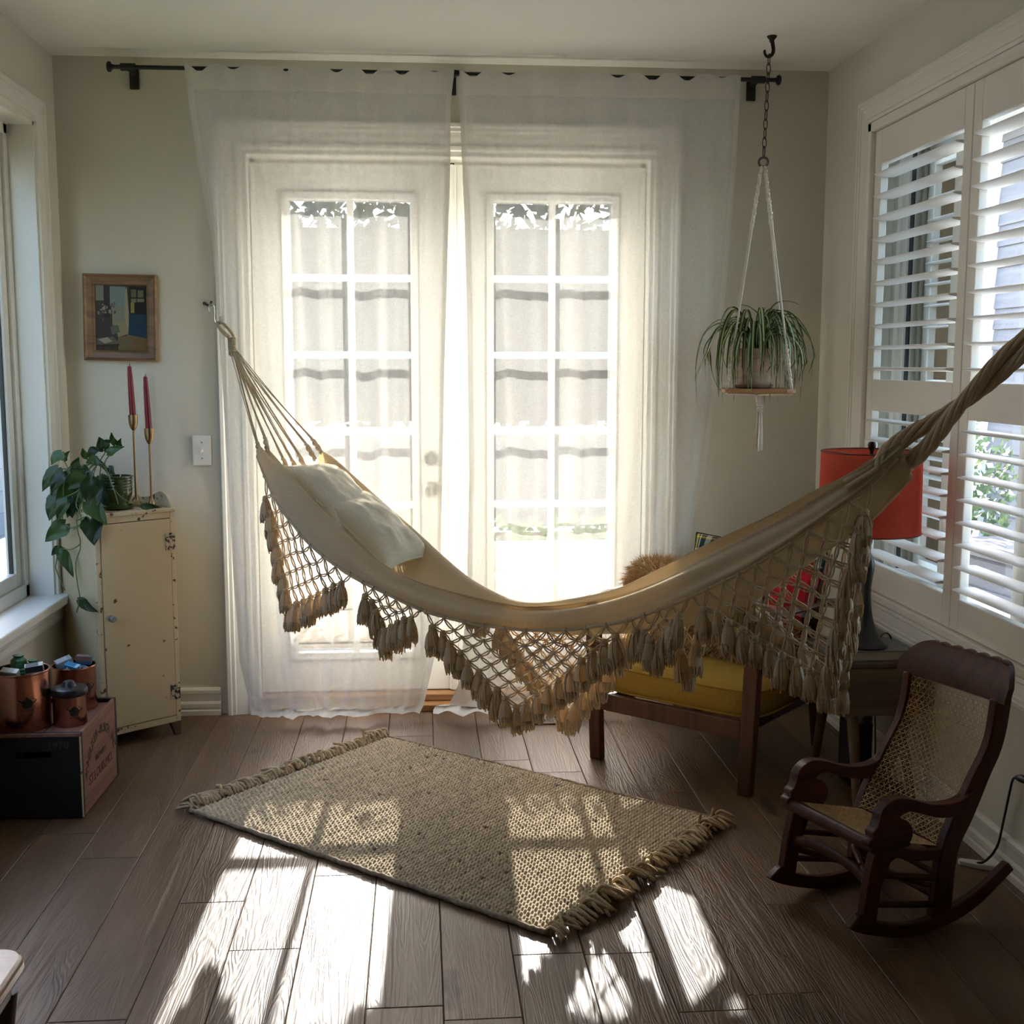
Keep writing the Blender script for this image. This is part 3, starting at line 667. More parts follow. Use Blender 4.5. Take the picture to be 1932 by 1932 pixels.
# ---- macrame fringe: a lattice of doubled cords ending in tassels
def hem_at(c, u):
    for p, q in zip(c, c[1:]):
        if u <= q.x: t = (u - p.x) / max(1e-9, q.x - p.x); return p.lerp(q, max(0, t))
    return c[-1].copy()
tr = random.Random(21); TV = []
def tassel_mesh(seed):
    r = random.Random(seed); mb = MB(); n = 18
    ph = r.uniform(0, 6); asym = r.uniform(-.1, .1)
    def lob(a): return 1 + .10 * math.sin(5 * a + ph) + .08 * math.sin(9 * a + ph * 2) + asym * math.cos(a)
    H = .078
    prof = [(.004, .004), (.0085, .0005), (.0092, -.005), (.0085, -.010), (.0075, -.0125), (.0125, -.022), (.0165, -.036), (.0185, -.052), (.0178, -.064)]
    mb.lathe(prof, n, cap=False, lobes=lob)
    base = len(prof) - 1
    # ragged yarn ends
    for k in range(n):
        a = 2 * PI * k / n; R = .0175 * lob(a)
        for w in range(2):
            aa = a + (w - .5) * .17 + r.uniform(-.05, .05); L = .014 + .012 * r.random(); r1 = R * r.uniform(.75, 1.05)
            p0 = (R * math.cos(aa) * .97, R * math.sin(aa) * .97, -.058); p1 = (r1 * math.cos(aa), r1 * math.sin(aa), -.062 - L * .6); p2 = (r1 * .92 * math.cos(aa + .1), r1 * .92 * math.sin(aa + .1), -.064 - L)
            mb.tube([p0, p1, p2], [.0028, .0026, .0018], 4)
    for w in range(6):
        aa = r.uniform(0, 2 * PI); path = []
        for q, (R, z) in enumerate(((.0095, -.014), (.0135, -.024), (.0175, -.04), (.0195, -.056), (.019, -.07), (.016, -.084 - .012 * r.random()))):
            path.append((R * math.cos(aa + .1 * q), R * math.sin(aa + .1 * q), z))
        mb.tube(path, .0021, 4)
    # wound collar and knot
    for zc in (-.010, -.0125): mb.tube([(.0092 * math.cos(q), .0092 * math.sin(q), zc) for q in [2 * PI * j / 12 for j in range(12)]], .0017, 5, closed=True)
    return mb.mesh('tassel', M_YARN, True, 0)
TV = [tassel_mesh(100 + k) for k in range(7)]
def scallop(c, u0, u1, n, tip, side, rows=None):
    """n anchor points on the hem between u0 and u1 narrowing to one node at tip"""
    rows = rows or n - 1; m = hem_at(c, (u0 + u1) / 2); D = Vector(tip) - m
    def node(i, j):
        a = (i + j / 2) / (n - 1); p = hem_at(c, lerp(u0, u1, a)); t = j / (n - 1)
        q = p.lerp(p, 1) + D * t
        q.z -= .010 * math.sin(PI * min(1, j / 2)) if j else .002
        q.y += .004 * side * (1 if (i + j) % 2 else -1)
        return q
    mb = MB()
    def strand(A, B, inv):
        d = B - A; nrm = Vector((0, 1, 0)).cross(d)
        if nrm.length < 1e-6: return
        nrm.normalize()
        for sg in (-1, 1):
            path = []
            for k in range(5):
                t = k / 4; p = A.lerp(B, t) + nrm * (sg * .0036 * math.sin(PI * t)) + Vector((0, sg * .0015 * math.sin(PI * t), -.0035 * math.sin(PI * t) * inv)); path.append(hw_(*p))
            mb.tube(path, .0023, 5, cap=False)
    for j in range(n - 1):
        for i in range(n - 1 - j):
            strand(node(i, j), node(i, j + 1), 1); strand(node(i + 1, j), node(i, j + 1), 1)
    for j in range(1, n - 1):
        for i in range(n - j):
            p = node(i, j); w = Vector(hw_(*p)); mb.lathe([(.0001, -.006), (.0045, -.004), (.0055, 0), (.0045, .004), (.0001, .006)], 7, c=tuple(w), cap=False)
    for i in range(n):
        p = hem_at(c, lerp(u0, u1, i / (n - 1))); w = Vector(hw_(*p)); mb.lathe([(.0001, -.009), (.006, -.005), (.0075, 0), (.006, .005), (.0001, .008)], 7, c=tuple(w), cap=False)
    tag(hbuild(mb, 'netting', M_CORD, angle=0), kind='stuff')
    ends = []
    for j in range(1, n):
        ends.append(node(0, j))
        if n - 1 - j > 0: ends.append(node(n - 1 - j, j))
    for p in ends:
        w = Vector(hw_(p.x, p.y + side * .006, p.z + .002)) - hi; k = tr.choice(TV); s = tr.uniform(.92, 1.12)
        link_mesh('tassel', k, ham, w, (tr.uniform(-.10, .10), tr.uniform(-.10, .10), tr.uniform(0, 6.28)), (s * tr.uniform(.92, 1.1), s * tr.uniform(.92, 1.1), s))
scallop(cHF, .45, .945, 9, (.612, .15, .545), 1)
scallop(cHF, .995, 1.215, 6, (1.085, .18, .535), 1)
scallop(cHF, 1.235, 1.915, 11, (1.549, .12, .362), 1)
scallop(cHF, 1.925, 2.095, 5, (2.015, .11, .618), 1)
scallop(cHF, 2.11, 2.55, 11, (2.472, .09, .600), 1)
scallop(cHB, .56, .93, 8, (.76, -.19, .66), -1)
scallop(cHB, .99, 1.20, 6, (1.180, -.15, .545), -1)
scallop(cHB, 1.25, 1.88, 11, (1.566, -.12, .300), -1)
scallop(cHB, 1.89, 2.08, 6, (1.982, -.11, .515), -1)
scallop(cHB, 2.09, 2.52, 11, (2.445, -.06, .560), -1)
# s-hook between the wall hook and the hanging loop
t = empty('s_hook', hw_(.06, 0, 1.52), 0, 'bright steel s-hook joining the wall hook to the hammock loop', 'hook')
sp = [(.030, 0, 1.533), (.027, 0, 1.551), (.038, 0, 1.560), (.052, 0, 1.554), (.056, 0, 1.535), (.054, 0, 1.512), (.060, 0, 1.492), (.075, 0, 1.485), (.090, 0, 1.494), (.094, 0, 1.515)]
mb = MB(); mb.tube([Vector(hw_(*p)) - Vector(t.location) for p in catmull([Vector(p) for p in sp], 40)], .0029, 8); mb.build('wire', M_STEEL, t)
t = empty('wall_hook', (RW, -2.2, 1.70), 0, 'black screw hook on the shutter wall holding the hammock rope, past the window', 'hook')
mb = MB(); mb.lathe([(.012, 0), (.012, .004), (.0001, .005)], 14, M=Matrix.Rotation(-PI / 2, 4, 'Y')); mb.build('rosette', M_BLACK, t)
MB().tube([(0, 0, 0), (-.03, 0, -.01), (-.055, .0, -.03), (-.07, .0, -.03), (-.075, .0, -.012)], .006, 8).build('hook', M_BLACK, t)
# ------------------------------------------------------------------ cushions in the hammock
M_LINEN = cloth_mat('natural_linen', srgb(220, 210, 188), 0.12, srgb(226, 206, 168), weave=300, bump=.5, var=.08)
def cushion_mesh(w, h, d, seed, n=26, pinch=.16):
    r = random.Random(seed); rows_f = []; mb = MB()
    def P(u, v, s):
        e = max(0, (1 - abs(u) ** 2.6)) ** .5 * max(0, (1 - abs(v) ** 2.6)) ** .5
        kx = 1 - pinch * (1 - abs(v) ** 2) * abs(u) * .55; ky = 1 - pinch * (1 - abs(u) ** 2) * abs(v) * .55
        nzv = noise.noise(Vector((u * 2.1 + seed, v * 2.1, s * 3.0))) * .012 + noise.noise(Vector((u * 6 + seed, v * 6, s))) * .004
        return (u * w / 2 * kx, v * h / 2 * ky, s * (d / 2 * e ** 1.15) + nzv * e)
    for s in (1, -1):
        rows = [[P(-1 + 2 * i / n, -1 + 2 * j / n, s) for i in range(n + 1)] for j in range(n + 1)]
        mb.grid(rows)
    edge = [P(-1 + 2 * i / n, -1, 0) for i in range(n)] + [P(1, -1 + 2 * i / n, 0) for i in range(n)] + [P(1 - 2 * i / n, 1, 0) for i in range(n)] + [P(-1, 1 - 2 * i / n, 0) for i in range(n)]
    return mb, edge
def cushion(name, label, w, h, d, seed, mat, M, piping=None, group=None):
    o = empty(name, (0, 0, 0), 0, label, 'cushion', group); o.matrix_world = M
    mb, edge = cushion_mesh(w, h, d, seed); c = mb.build('cover', mat, o, angle=0)
    e = MB(); e.tube(edge, .0035, 6, closed=True); e.build('seam', piping or mat, o, angle=0)
    return o
def basis(origin, x, y):
    x = Vector(x).normalized(); y = Vector(y); y = (y - x * y.dot(x)).normalized(); z = x.cross(y)
    M = Matrix((x, y, z)).transposed().to_4x4(); M.translation = Vector(origin); return M
hT3 = Vector((HT.x, HT.y, 0)); hN3 = Vector((HN.x, HN.y, 0)); U3 = Vector((0, 0, 1))
# ------------------------------------------------------------------ cushions placed in the hammock
sl = (hT3 * .80 - U3 * .60).normalized()
cushion('linen_cushion', 'natural linen cushion resting highest at the hook end of the hammock', .24, .36, .13, 2, M_LINEN, basis(hw_(.655, -.02, .890), hN3 * -1 + sl * .05, sl), group='linen cushions in the hammock')
cushion('linen_cushion', 'natural linen cushion lying lower in the hammock, tucked against the first one', .24, .36, .12, 9, M_LINEN, basis(hw_(.815, -.045, .800), hN3 * -1 - sl * .10, sl + U3 * .03), group='linen cushions in the hammock')
# ------------------------------------------------------------------ cream painted cabinet
def chip_paint(name, base, wear, amount=.60, scale=26):
    m, nt, N, L, B = new_mat(name)
    tc = N.new('ShaderNodeTexCoord'); n1 = N.new('ShaderNodeTexNoise'); n1.inputs['Scale'].default_value = scale; n1.inputs['Detail'].default_value = 5; L.new(tc.outputs['Object'], n1.inputs['Vector'])
    r1 = N.new('ShaderNodeValToRGB'); r1.color_ramp.elements[0].position = amount; r1.color_ramp.elements[1].position = amount + .03; L.new(n1.outputs['Fac'], r1.inputs['Fac'])
    n2 = N.new('ShaderNodeTexNoise'); n2.inputs['Scale'].default_value = 5; L.new(tc.outputs['Object'], n2.inputs['Vector'])
    mx = N.new('ShaderNodeMix'); mx.data_type = 'RGBA'; L.new(n2.outputs['Fac'], mx.inputs[0]); mx.inputs[6].default_value = tuple(c * .9 for c in base[:3]) + (1,); mx.inputs[7].default_value = base
    m2 = N.new('ShaderNodeMix'); m2.data_type = 'RGBA'; L.new(r1.outputs['Color'], m2.inputs[0]); L.new(mx.outputs[2], m2.inputs[6]); m2.inputs[7].default_value = wear
    L.new(m2.outputs[2], B.inputs['Base Color']); B.inputs['Roughness'].default_value = .5
    bp = N.new('ShaderNodeBump'); bp.inputs['Strength'].default_value = .25; bp.inputs['Distance'].default_value = .001; bp.invert = True; L.new(r1.outputs['Color'], bp.inputs['Height']); L.new(bp.outputs['Normal'], B.inputs['Normal'])
    return m
M_CREAM = chip_paint('chipped_cream_paint', srgb(206, 186, 148), srgb(96, 66, 44), .70, 24)
M_CREAM2 = chip_paint('chipped_cream_edges', srgb(208, 190, 154), srgb(92, 62, 42), .60, 40)
M_WORN = pmat('worn_brown_wood', srgb(88, 60, 42), .7, var=.3, vscale=30)
CA = math.atan2(.192, .228)
cab = empty('cabinet', (.195, -.43, 0), CA, 'tall narrow cream painted cabinet with chipped paint, standing across the room corner', 'cabinet')
CWd, CDp, CH = .298, .28, .835
mb = MB()
mb.box(0, .016, .018, CDp, .05, CH - .014); mb.box(CWd - .016, CWd, .018, CDp, .05, CH - .014); mb.box(0, CWd, CDp - .01, CDp, .05, CH - .014); mb.box(0, CWd, .018, CDp, .05, .068)
mb.build('body', M_CREAM, cab, smooth=False, bevel=.002)
mb = MB()
for a, b in ((0, .018), (CWd - .018, CWd)): mb.box(a, b, 0, .018, .05, CH - .014)
mb.box(.018, CWd - .018, 0, .018, CH - .036, CH - .014); mb.box(.018, CWd - .018, 0, .018, .05, .074); mb.build('face_frame', M_CREAM2, cab, smooth=False, bevel=.002)
MB().box(-.004, CWd + .004, -.006, CDp, CH - .014, CH).build('top_board', M_CREAM2, cab, smooth=False, bevel=.003)
door = MB().box(.0195, CWd - .0195, -.003, .015, .076, CH - .038).build('door', M_CREAM, cab, smooth=False, bevel=.002)
kb = MB(); kb.lathe([(.011, 0), (.011, .003), (.005, .006), (.005, .012), (.010, .015), (.0125, .021), (.010, .027), (.0001, .029)], 10, M=Matrix.Translation((.042, -.003, .47)) @ Matrix.Rotation(PI / 2, 4, 'X')); kb.build('knob', pmat('clear_glass_knob', (.22, .21, .19, 1), .12, spec=.6), door, angle=20)
M_HINGE = chip_paint('painted_over_hinge', srgb(196, 180, 150), srgb(60, 44, 34), .5, 90)
for hz in (.165, .715):
    mb = MB(); mb.box(CWd - .040, CWd - .0215, -.0055, -.003, hz - .03, hz + .03); mb.box(CWd - .0175, CWd - .0015, -.003, 0, hz - .03, hz + .03)
    mb.tube([(CWd - .0195, -.005, hz - .03), (CWd - .0195, -.005, hz + .03)], .0042, 10)
    hg = mb.build('hinge', M_HINGE, door, smooth=False)
    for a, b in ((CWd - .033, .018), (CWd - .033, -.018), (CWd - .008, .018), (CWd - .008, 0), (CWd - .008, -.018)):
        pass
for fx, sx in ((0, 1), (CWd, -1)):
    for fy, sy in ((0, 1), (CDp, -1)):
        mb = MB(); p = [(0, 0), (.042, 0), (.024, -.05), (0, -.05)]
        mb.prism([(a, b) for a, b in p], 0, .018, lambda a, b, d: (fx + sx * a, fy + sy * d, .05 + b))
        mb.build('foot', M_WORN, cab, smooth=False, bevel=.002)
def wavy_gallery(n):
    out = []
    for i in range(n + 1):
        s = i / n; out.append(.022 + .030 * (.5 - .5 * math.cos(2 * PI * (1 - abs(2 * s - 1)) * 1.0)) + .028 * math.exp(-((abs(2 * s - 1) - .72) / .16) ** 2))
    return out
gz = wavy_gallery(40); mb = MB(); poly = [(0, 0)] + [(CWd * i / 40, g) for i, g in enumerate(gz)] + [(CWd, 0)]
mb.prism(poly, CDp - .014, CDp, lambda a, b, d: (a, d, CH + b)); mb.build('back_gallery', M_CREAM2, cab, smooth=False)
for x in (0, CWd - .013):
    poly = [(0.0, 0), (.004, .012), (.014, .026), (.03, .04), (.05, .05), (.075, .054), (.10, .048), (.13, .036), (.17, .026), (.22, .022), (CDp - .014, .022), (CDp - .014, 0)]
    mb = MB(); mb.prism(poly, x, x + .013, lambda a, b, d: (d, a, CH + b)); mb.build('side_gallery', [M_CREAM2], cab, smooth=False, bevel=.0015)
def cabp(a, b, z): x, y = rot2(a, b, CA); return (.195 + x, -.43 + y, z)
# ------------------------------------------------------------------ candle holders and candles
M_WAX = pmat('dark_red_wax', srgb(120, 12, 26), .4, var=.08)
M_WICK = pmat('burnt_wick', (.02, .018, .016, 1), .9)
def candlestick(x, y, hcup, hc, tall):
    o = empty('candle_holder', (x, y, CH), 0, 'slim brass candle holder, ' + ('the taller one, behind the plant pot' if tall else 'the shorter one, at the cabinet corner'), 'candle holder', 'brass candle holders on the cabinet')
    MB().lathe([(.034, 0), (.034, .002), (.026, .006), (.014, .013), (.007, .024), (.0045, .04)], 28).build('foot', M_BRASS, o)
    MB().lathe([(.0042, .035), (.0042, hcup - .052)], 14).build('stem', M_BRASS, o)
    MB().lathe([(.0042, hcup - .056), (.009, hcup - .050), (.0145, hcup - .036), (.0165, hcup - .02), (.0168, hcup), (.0150, hcup), (.0145, hcup - .018), (.0001, hcup - .022)], 24, cap=False).build('cup', M_BRASS, o)
    c = empty('candle', (x, y, CH + hcup - .02), 0, 'dark red taper candle in the ' + ('taller' if tall else 'shorter') + ' brass holder', 'candle', 'red taper candles'); c.rotation_euler = (math.radians(.6), math.radians(-1.6), 0)
    L = hc + .02
    MB().lathe([(.0115, 0), (.0108, L * .4), (.0090, L * .8), (.0072, L - .006), (.0060, L - .001), (.0001, L)], 18).build('wax', M_WAX, c)
    MB().tube([(0, 0, L - .001), (.001, 0, L + .004), (.0025, 0, L + .008)], .0011, 6).build('wick', M_WICK, c)
candlestick(.272, -.155, .327, .175, True)
candlestick(.347, -.245, .283, .183, False)
# ------------------------------------------------------------------ pothos in a green pot
def leafy(name, c1, c2, rough=.38, trans=.25):
    m, nt, N, L, B = new_mat(name); out = N['Material Output']
    oi = N.new('ShaderNodeObjectInfo'); tc = N.new('ShaderNodeTexCoord'); nz = N.new('ShaderNodeTexNoise'); nz.inputs['Scale'].default_value = 30; L.new(tc.outputs['Object'], nz.inputs['Vector'])
    ad = N.new('ShaderNodeMath'); ad.operation = 'MULTIPLY_ADD'; ad.inputs[1].default_value = .5; L.new(nz.outputs['Fac'], ad.inputs[0])
    hf = N.new('ShaderNodeMath'); hf.operation = 'MULTIPLY'; hf.inputs[1].default_value = .6; L.new(oi.outputs['Random'], hf.inputs[0]); L.new(hf.outputs[0], ad.inputs[2])
    rp = N.new('ShaderNodeValToRGB'); rp.color_ramp.elements[0].color = c1; rp.color_ramp.elements[1].color = c2; rp.color_ramp.elements[0].position = .2; rp.color_ramp.elements[1].position = .85; L.new(ad.outputs[0], rp.inputs['Fac'])
    L.new(rp.outputs['Color'], B.inputs['Base Color']); B.inputs['Roughness'].default_value = rough
    t = N.new('ShaderNodeBsdfTranslucent'); L.new(rp.outputs['Color'], t.inputs['Color']); mx = N.new('ShaderNodeMixShader'); mx.inputs[0].default_value = trans
    L.new(B.outputs[0], mx.inputs[1]); L.new(t.outputs[0], mx.inputs[2]); L.new(mx.outputs[0], out.inputs['Surface']); return m
M_POTHOS = leafy('pothos_leaf', srgb(24, 44, 20), srgb(70, 98, 44))
M_VINE = pmat('vine_green', srgb(96, 110, 62), .55, var=.25, vscale=40)
M_GREENG = pmat('green_glaze', srgb(62, 74, 36), .14, var=.35, vscale=14, spec=.7)
M_SOIL = pmat('potting_soil', srgb(44, 33, 26), .95, var=.3, vscale=80, bump=.8, bscale=160)
PP = Vector((.237, -.275, CH))
pot = empty('potted_pothos', PP, 0, 'trailing pothos plant in a ridged green glazed pot on the cream cabinet', 'plant')
prof = [(.036, .004), (.040, .012), (.036, .020), (.040, .030), (.049, .050), (.0515, .064)]
for k in range(4): z = .068 + .011 * k; prof += [(.0500, z), (.0525, z + .0035), (.0525, z + .007), (.0500, z + .0105)]
prof += [(.054, .113), (.054, .118), (.049, .119), (.047, .105), (.0001, .100)]
MB().lathe(prof, 40, cap=False).build('pot', M_GREENG, pot, angle=60)
MB().lathe([(.036, 0), (.050, .004), (.056, .014), (.053, .015), (.047, .006), (.0001, .005)], 36).build('saucer', M_GREENG, pot)
MB().lathe([(.0001, .104), (.047, .103), (.047, .100)], 24, cap=False).build('soil', M_SOIL, pot)
POTHOS = [((.074, -.36, 1.04), (.046, -.375, 1.007), .036), ((.071, -.33, 1.013), (.094, -.345, 1.043), .018), ((.055, -.34, .985), (.006, -.355, .918), .043), ((.086, -.4, .972), (.053, -.415, .913), .032), ((.079, -.33, .955), (.06, -.345, .906), .051), ((.062, -.36, .893), (.028, -.375, .819), .054), ((.096, -.41, .891), (.073, -.425, .818), .032), ((.103, -.35, .884), (.101, -.365, .824), .043), ((.19, -.44, .954), (.203, -.455, .856), .054), ((.182, -.45, .881), (.24, -.465, .815), .047), ((.187, -.45, .82), (.201, -.465, .744), .054), ((.086, -.39, .799), (.026, -.405, .746), .047), ((.056, -.36, .711), (.033, -.375, .692), .025), ((.061, -.38, .711), (.104, -.395, .625), .032), ((.134, -.44, .543), (.192, -.455, .505), .029), ((.109, -.32, .983), (.122, -.335, 1.018), .029), ((.142, -.28, 1.019), (.128, -.295, 1.046), .029), ((.158, -.31, 1.032), (.191, -.325, 1.051), .036), ((.2, -.29, 1.053), (.226, -.305, 1.079), .032), ((.194, -.27, 1.048), (.185, -.285, 1.085), .036), ((.232, -.26, 1.061), (.223, -.275, 1.099), .022), ((.245, -.27, 1.055), (.256, -.285, 1.081), .018), ((.215, -.31, 1.036), (.269, -.325, 1.058), .025), ((.186, -.34, 1.016), (.158, -.355, 1.007), .029), ((.196, -.36, .900), (.234, -.375, .862), .036), ((.33, -.335, .852), (.385, -.325, .848), .018), ((.22, -.31, .985), (.24, -.325, .964), .022), ((.182, -.35, 1.014), (.21, -.365, 1.008), .025), ((.087, -.3, .937), (.062, -.315, .902), .047), ((.121, -.32, .939), (.131, -.335, .897), .04), ((.059, -.31, .873), (.035, -.325, .845), .043), ((.106, -.33, .86), (.081, -.345, .822), .04), ((.146, -.36, .921), (.137, -.375, .879), .036)]
VINES = [[(.168, -.3, 1.002), (.131, -.4, .882), (.145, -.42, .842), (.147, -.42, .802), (.119, -.41, .783)], [(.182, -.3, .999), (.178, -.4, .932), (.139, -.44, .823), (.149, -.44, .733), (.129, -.44, .669), (.133, -.44, .593), (.138, -.44, .55), (.125, -.44, .499)], [(.149, -.44, .737), (.112, -.42, .716), (.059, -.37, .711)], [(.168, -.3, .999), (.094, -.38, .959), (.075, -.37, .836), (.046, -.37, .673), (.040, -.36, .635), (.066, -.36, .561)], [(.196, -.3, .999), (.199, -.36, .942), (.21, -.38, .908)], [(.196, -.3, .995), (.232, -.36, .964), (.249, -.38, .922), (.278, -.36, .88), (.33, -.335, .853)], [(.186, -.3, 1.002), (.188, -.42, .955), (.19, -.44, .954)], [(.182, -.3, .999), (.119, -.36, .957), (.074, -.36, 1.04)], [(.189, -.3, .999), (.202, -.29, 1.034), (.2, -.28, 1.048)], [(.203, -.3, .995), (.221, -.28, 1.033), (.238, -.27, 1.058)], [(.175, -.3, .999), (.125, -.34, .984), (.055, -.34, .985)], [(.2, -.3, .999), (.249, -.38, .922), (.264, -.38, .864)], [(.182, -.3, .995), (.15, -.4, .925), (.096, -.4, .893)], [(.147, -.42, .802), (.109, -.4, .786), (.086, -.39, .799)], [(.136, -.43, .814), (.173, -.45, .831), (.187, -.45, .82)]]
for v in VINES:
    v = [Vector((.225, -.285, .945))] + [Vector(p) for p in v] if v[0][2] > .98 else [Vector(p) for p in v]
    mb = MB(); mb.tube([tuple(p - PP) for p in catmull(v, 22)], .0021, 6); mb.build('vine', M_VINE, pot, angle=0)
lr = random.Random(6)
def leaf_obj(name, mat, b, t, w, parent, org, face=None, droop=.25):
    """heart-shaped blade from base b to tip t"""
    b, t = Vector(b), Vector(t); x = t - b; L = x.length * 1.12; x.normalize()
    n = Vector(face or (lr.uniform(-.5, .5), -1, lr.uniform(-.1, .6))); n = (n - x * n.dot(x)).normalized(); s = n.cross(x)
    rows = []; N = 9
    for i in range(N + 1):
        q = i / N; hw = w * .5 * (math.sin(PI * min(1, q * 1.0) ** .62) ** .9) * (1.12 if q < .4 else 1.0) if 0 < q < 1 else (w * .16 if q == 0 else 0)
        back = -.10 * w * (1 if q == 0 else 0)
        row = []
        for k in range(7):
            e = (k - 3) / 3
            off = x * (L * q - (.22 * w * abs(e) * (1 - q) ** 2)) + s * (hw * e) + n * (.22 * hw * abs(e) - droop * L * q * q * .35 + .004 * math.sin(7 * q + 3 * e))
            row.append(tuple(b + off - org))
        rows.append(row)
    mb = MB(); mb.grid(rows); return mb.build(name, mat, parent, angle=0)
for _ in range(16):
    b = (lr.uniform(.05, .19), lr.uniform(-.38, -.29), lr.uniform(.85, 1.0)); POTHOS.append((b, (b[0] + lr.uniform(-.04, .02), b[1] - .02, b[2] - lr.uniform(.03, .07)), lr.uniform(.028, .044)))
for b, t, w in POTHOS: leaf_obj('leaf', M_POTHOS, b, t, w * 1.25, pot, PP)
# petioles from the nearest vine to the blades
# ------------------------------------------------------------------ wooden crate with stencilled lettering
def stain_mat(name, base, dirt, scale):
    return wood_mat(name, dirt, base, .75, axis=1, scale=.8, bump=.2)
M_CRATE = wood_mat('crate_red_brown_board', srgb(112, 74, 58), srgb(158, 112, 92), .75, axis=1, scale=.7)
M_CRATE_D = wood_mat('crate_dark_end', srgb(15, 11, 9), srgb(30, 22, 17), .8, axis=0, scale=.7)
M_INK = pmat('faded_black_ink', srgb(72, 58, 48), .85, var=.25, vscale=60)
M_INK2 = pmat('faded_red_ink', srgb(92, 50, 38), .85, var=.25, vscale=60)
cr = empty('wooden_crate', (.16, -.852, 0), math.radians(-1.0), 'old wooden crate with faded stencilled lettering, under the copper canisters', 'crate')
CX, CY, CZ = .138, .193, .262
def crb(nm, mat, *b): return MB().box(*b).build(nm, mat, cr, smooth=False, bevel=.0015)
crb('side_board', M_CRATE, CX - .010, CX, -CY + .018, CY - .018, .112, CZ); crb('side_board', M_CRATE, CX - .010, CX, -CY + .018, CY - .018, .004, .110)
crb('side_board', M_CRATE, -CX, -CX + .010, -CY + .018, CY - .018, .112, CZ); crb('side_board', M_CRATE, -CX, -CX + .010, -CY + .018, CY - .018, .004, .110)
crb('top_board', M_CRATE, -CX + .010, .012, -CY + .018, CY - .018, CZ - .022, CZ - .012); crb('top_board', M_CRATE, .014, CX - .010, -CY + .018, CY - .018, CZ - .022, CZ - .012)
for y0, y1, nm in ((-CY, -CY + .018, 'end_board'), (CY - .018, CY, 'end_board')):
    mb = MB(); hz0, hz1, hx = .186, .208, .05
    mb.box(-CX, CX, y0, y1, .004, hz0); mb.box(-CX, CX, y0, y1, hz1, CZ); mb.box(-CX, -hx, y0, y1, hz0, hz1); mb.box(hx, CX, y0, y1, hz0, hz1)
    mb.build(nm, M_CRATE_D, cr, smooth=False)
crb('edge_strip', M_CRATE, -CX, CX, -CY - .001, -CY + .004, CZ - .010, CZ + .001)
crb('edge_strip', M_CREAM2, CX - .004, CX + .001, -CY - .001, -CY + .003, .004, CZ - .010)
def text_mesh(txt, size, mat, parent, fn, name='lettering', ext=.0004, align='CENTER', sx=1.0):
    """flat letters; fn(x, y, d) maps the text plane to parent space"""
    cu = bpy.data.curves.new('txt', 'FONT'); cu.body = txt; cu.size = size; cu.align_x = align; cu.align_y = 'CENTER'; cu.extrude = ext; cu.resolution_u = 3
    ob = bpy.data.objects.new('txt', cu); COL.objects.link(ob); bpy.context.view_layer.update()
    me = bpy.data.meshes.new_from_object(ob.evaluated_get(bpy.context.evaluated_depsgraph_get())); bpy.data.objects.remove(ob)
    for v in me.vertices: v.co = Vector(fn(v.co.x * sx, v.co.y, v.co.z))
    me.materials.clear(); me.materials.append(mat)
    return link_mesh(name, me, parent)
SXF = CX + .0006
def arc_text(txt, R, span, size, yc, zc, mat):
    n = len(txt)
    for i, ch in enumerate(txt):
        if ch == ' ': continue
        a = span * (.5 - i / (n - 1))
        def fn(x, y, d, a=a):
            xx, yy = rot2(x, y, a); return (SXF + d, yc - R * math.sin(a) + xx, zc + R * math.cos(a) - R + yy)
        text_mesh(ch, size, mat, cr, fn)
arc_text('ANHEUSER-BUSCH INC', .165, math.radians(128), .040, 0, .212, M_INK)
text_mesh('BREWERY', .026, M_INK, cr, lambda x, y, d: (SXF + d, x, .138 + y))
text_mesh('ST.LOUIS.MO.', .044, M_INK2, cr, lambda x, y, d: (SXF + d, x, .090 + y), sx=.95)
text_mesh('1978', .032, M_INK, cr, lambda x, y, d: (.072 + x, -CY - .0006 - d, .226 + y))
# ------------------------------------------------------------------ copper canisters
def copper(name):
    m, nt, N, L, B = new_mat(name); B.inputs['Base Color'].default_value = srgb(196, 142, 122); B.inputs['Metallic'].default_value = 1.0; B.inputs['Roughness'].default_value = .22
    tc = N.new('ShaderNodeTexCoord'); mp = N.new('ShaderNodeMapping'); mp.inputs['Scale'].default_value = (6, 6, 60); L.new(tc.outputs['Object'], mp.inputs['Vector'])
    nz = N.new('ShaderNodeTexNoise'); nz.inputs['Scale'].default_value = 4; L.new(mp.outputs['Vector'], nz.inputs['Vector'])
    mr = N.new('ShaderNodeMapRange'); mr.inputs['To Min'].default_value = .16; mr.inputs['To Max'].default_value = .32; L.new(nz.outputs['Fac'], mr.inputs['Value']); L.new(mr.outputs['Result'], B.inputs['Roughness'])
    return m
M_COPPER = copper('brushed_copper'); M_DECAL = pmat('black_enamel_print', (.01, .009, .009, 1), .45)
TZ = CZ - .012
TEAPOT = [(-.50, .22), (-.40, .20), (-.30, -.02), (-.26, -.16), (-.16, -.26), (.16, -.26), (.28, -.14), (.32, .02), (.28, .18), (.20, .28), (.06, .34), (.04, .40), (-.02, .42), (-.06, .38), (-.05, .34), (-.16, .30), (-.24, .20), (-.27, .10), (-.36, .26), (-.44, .30)]
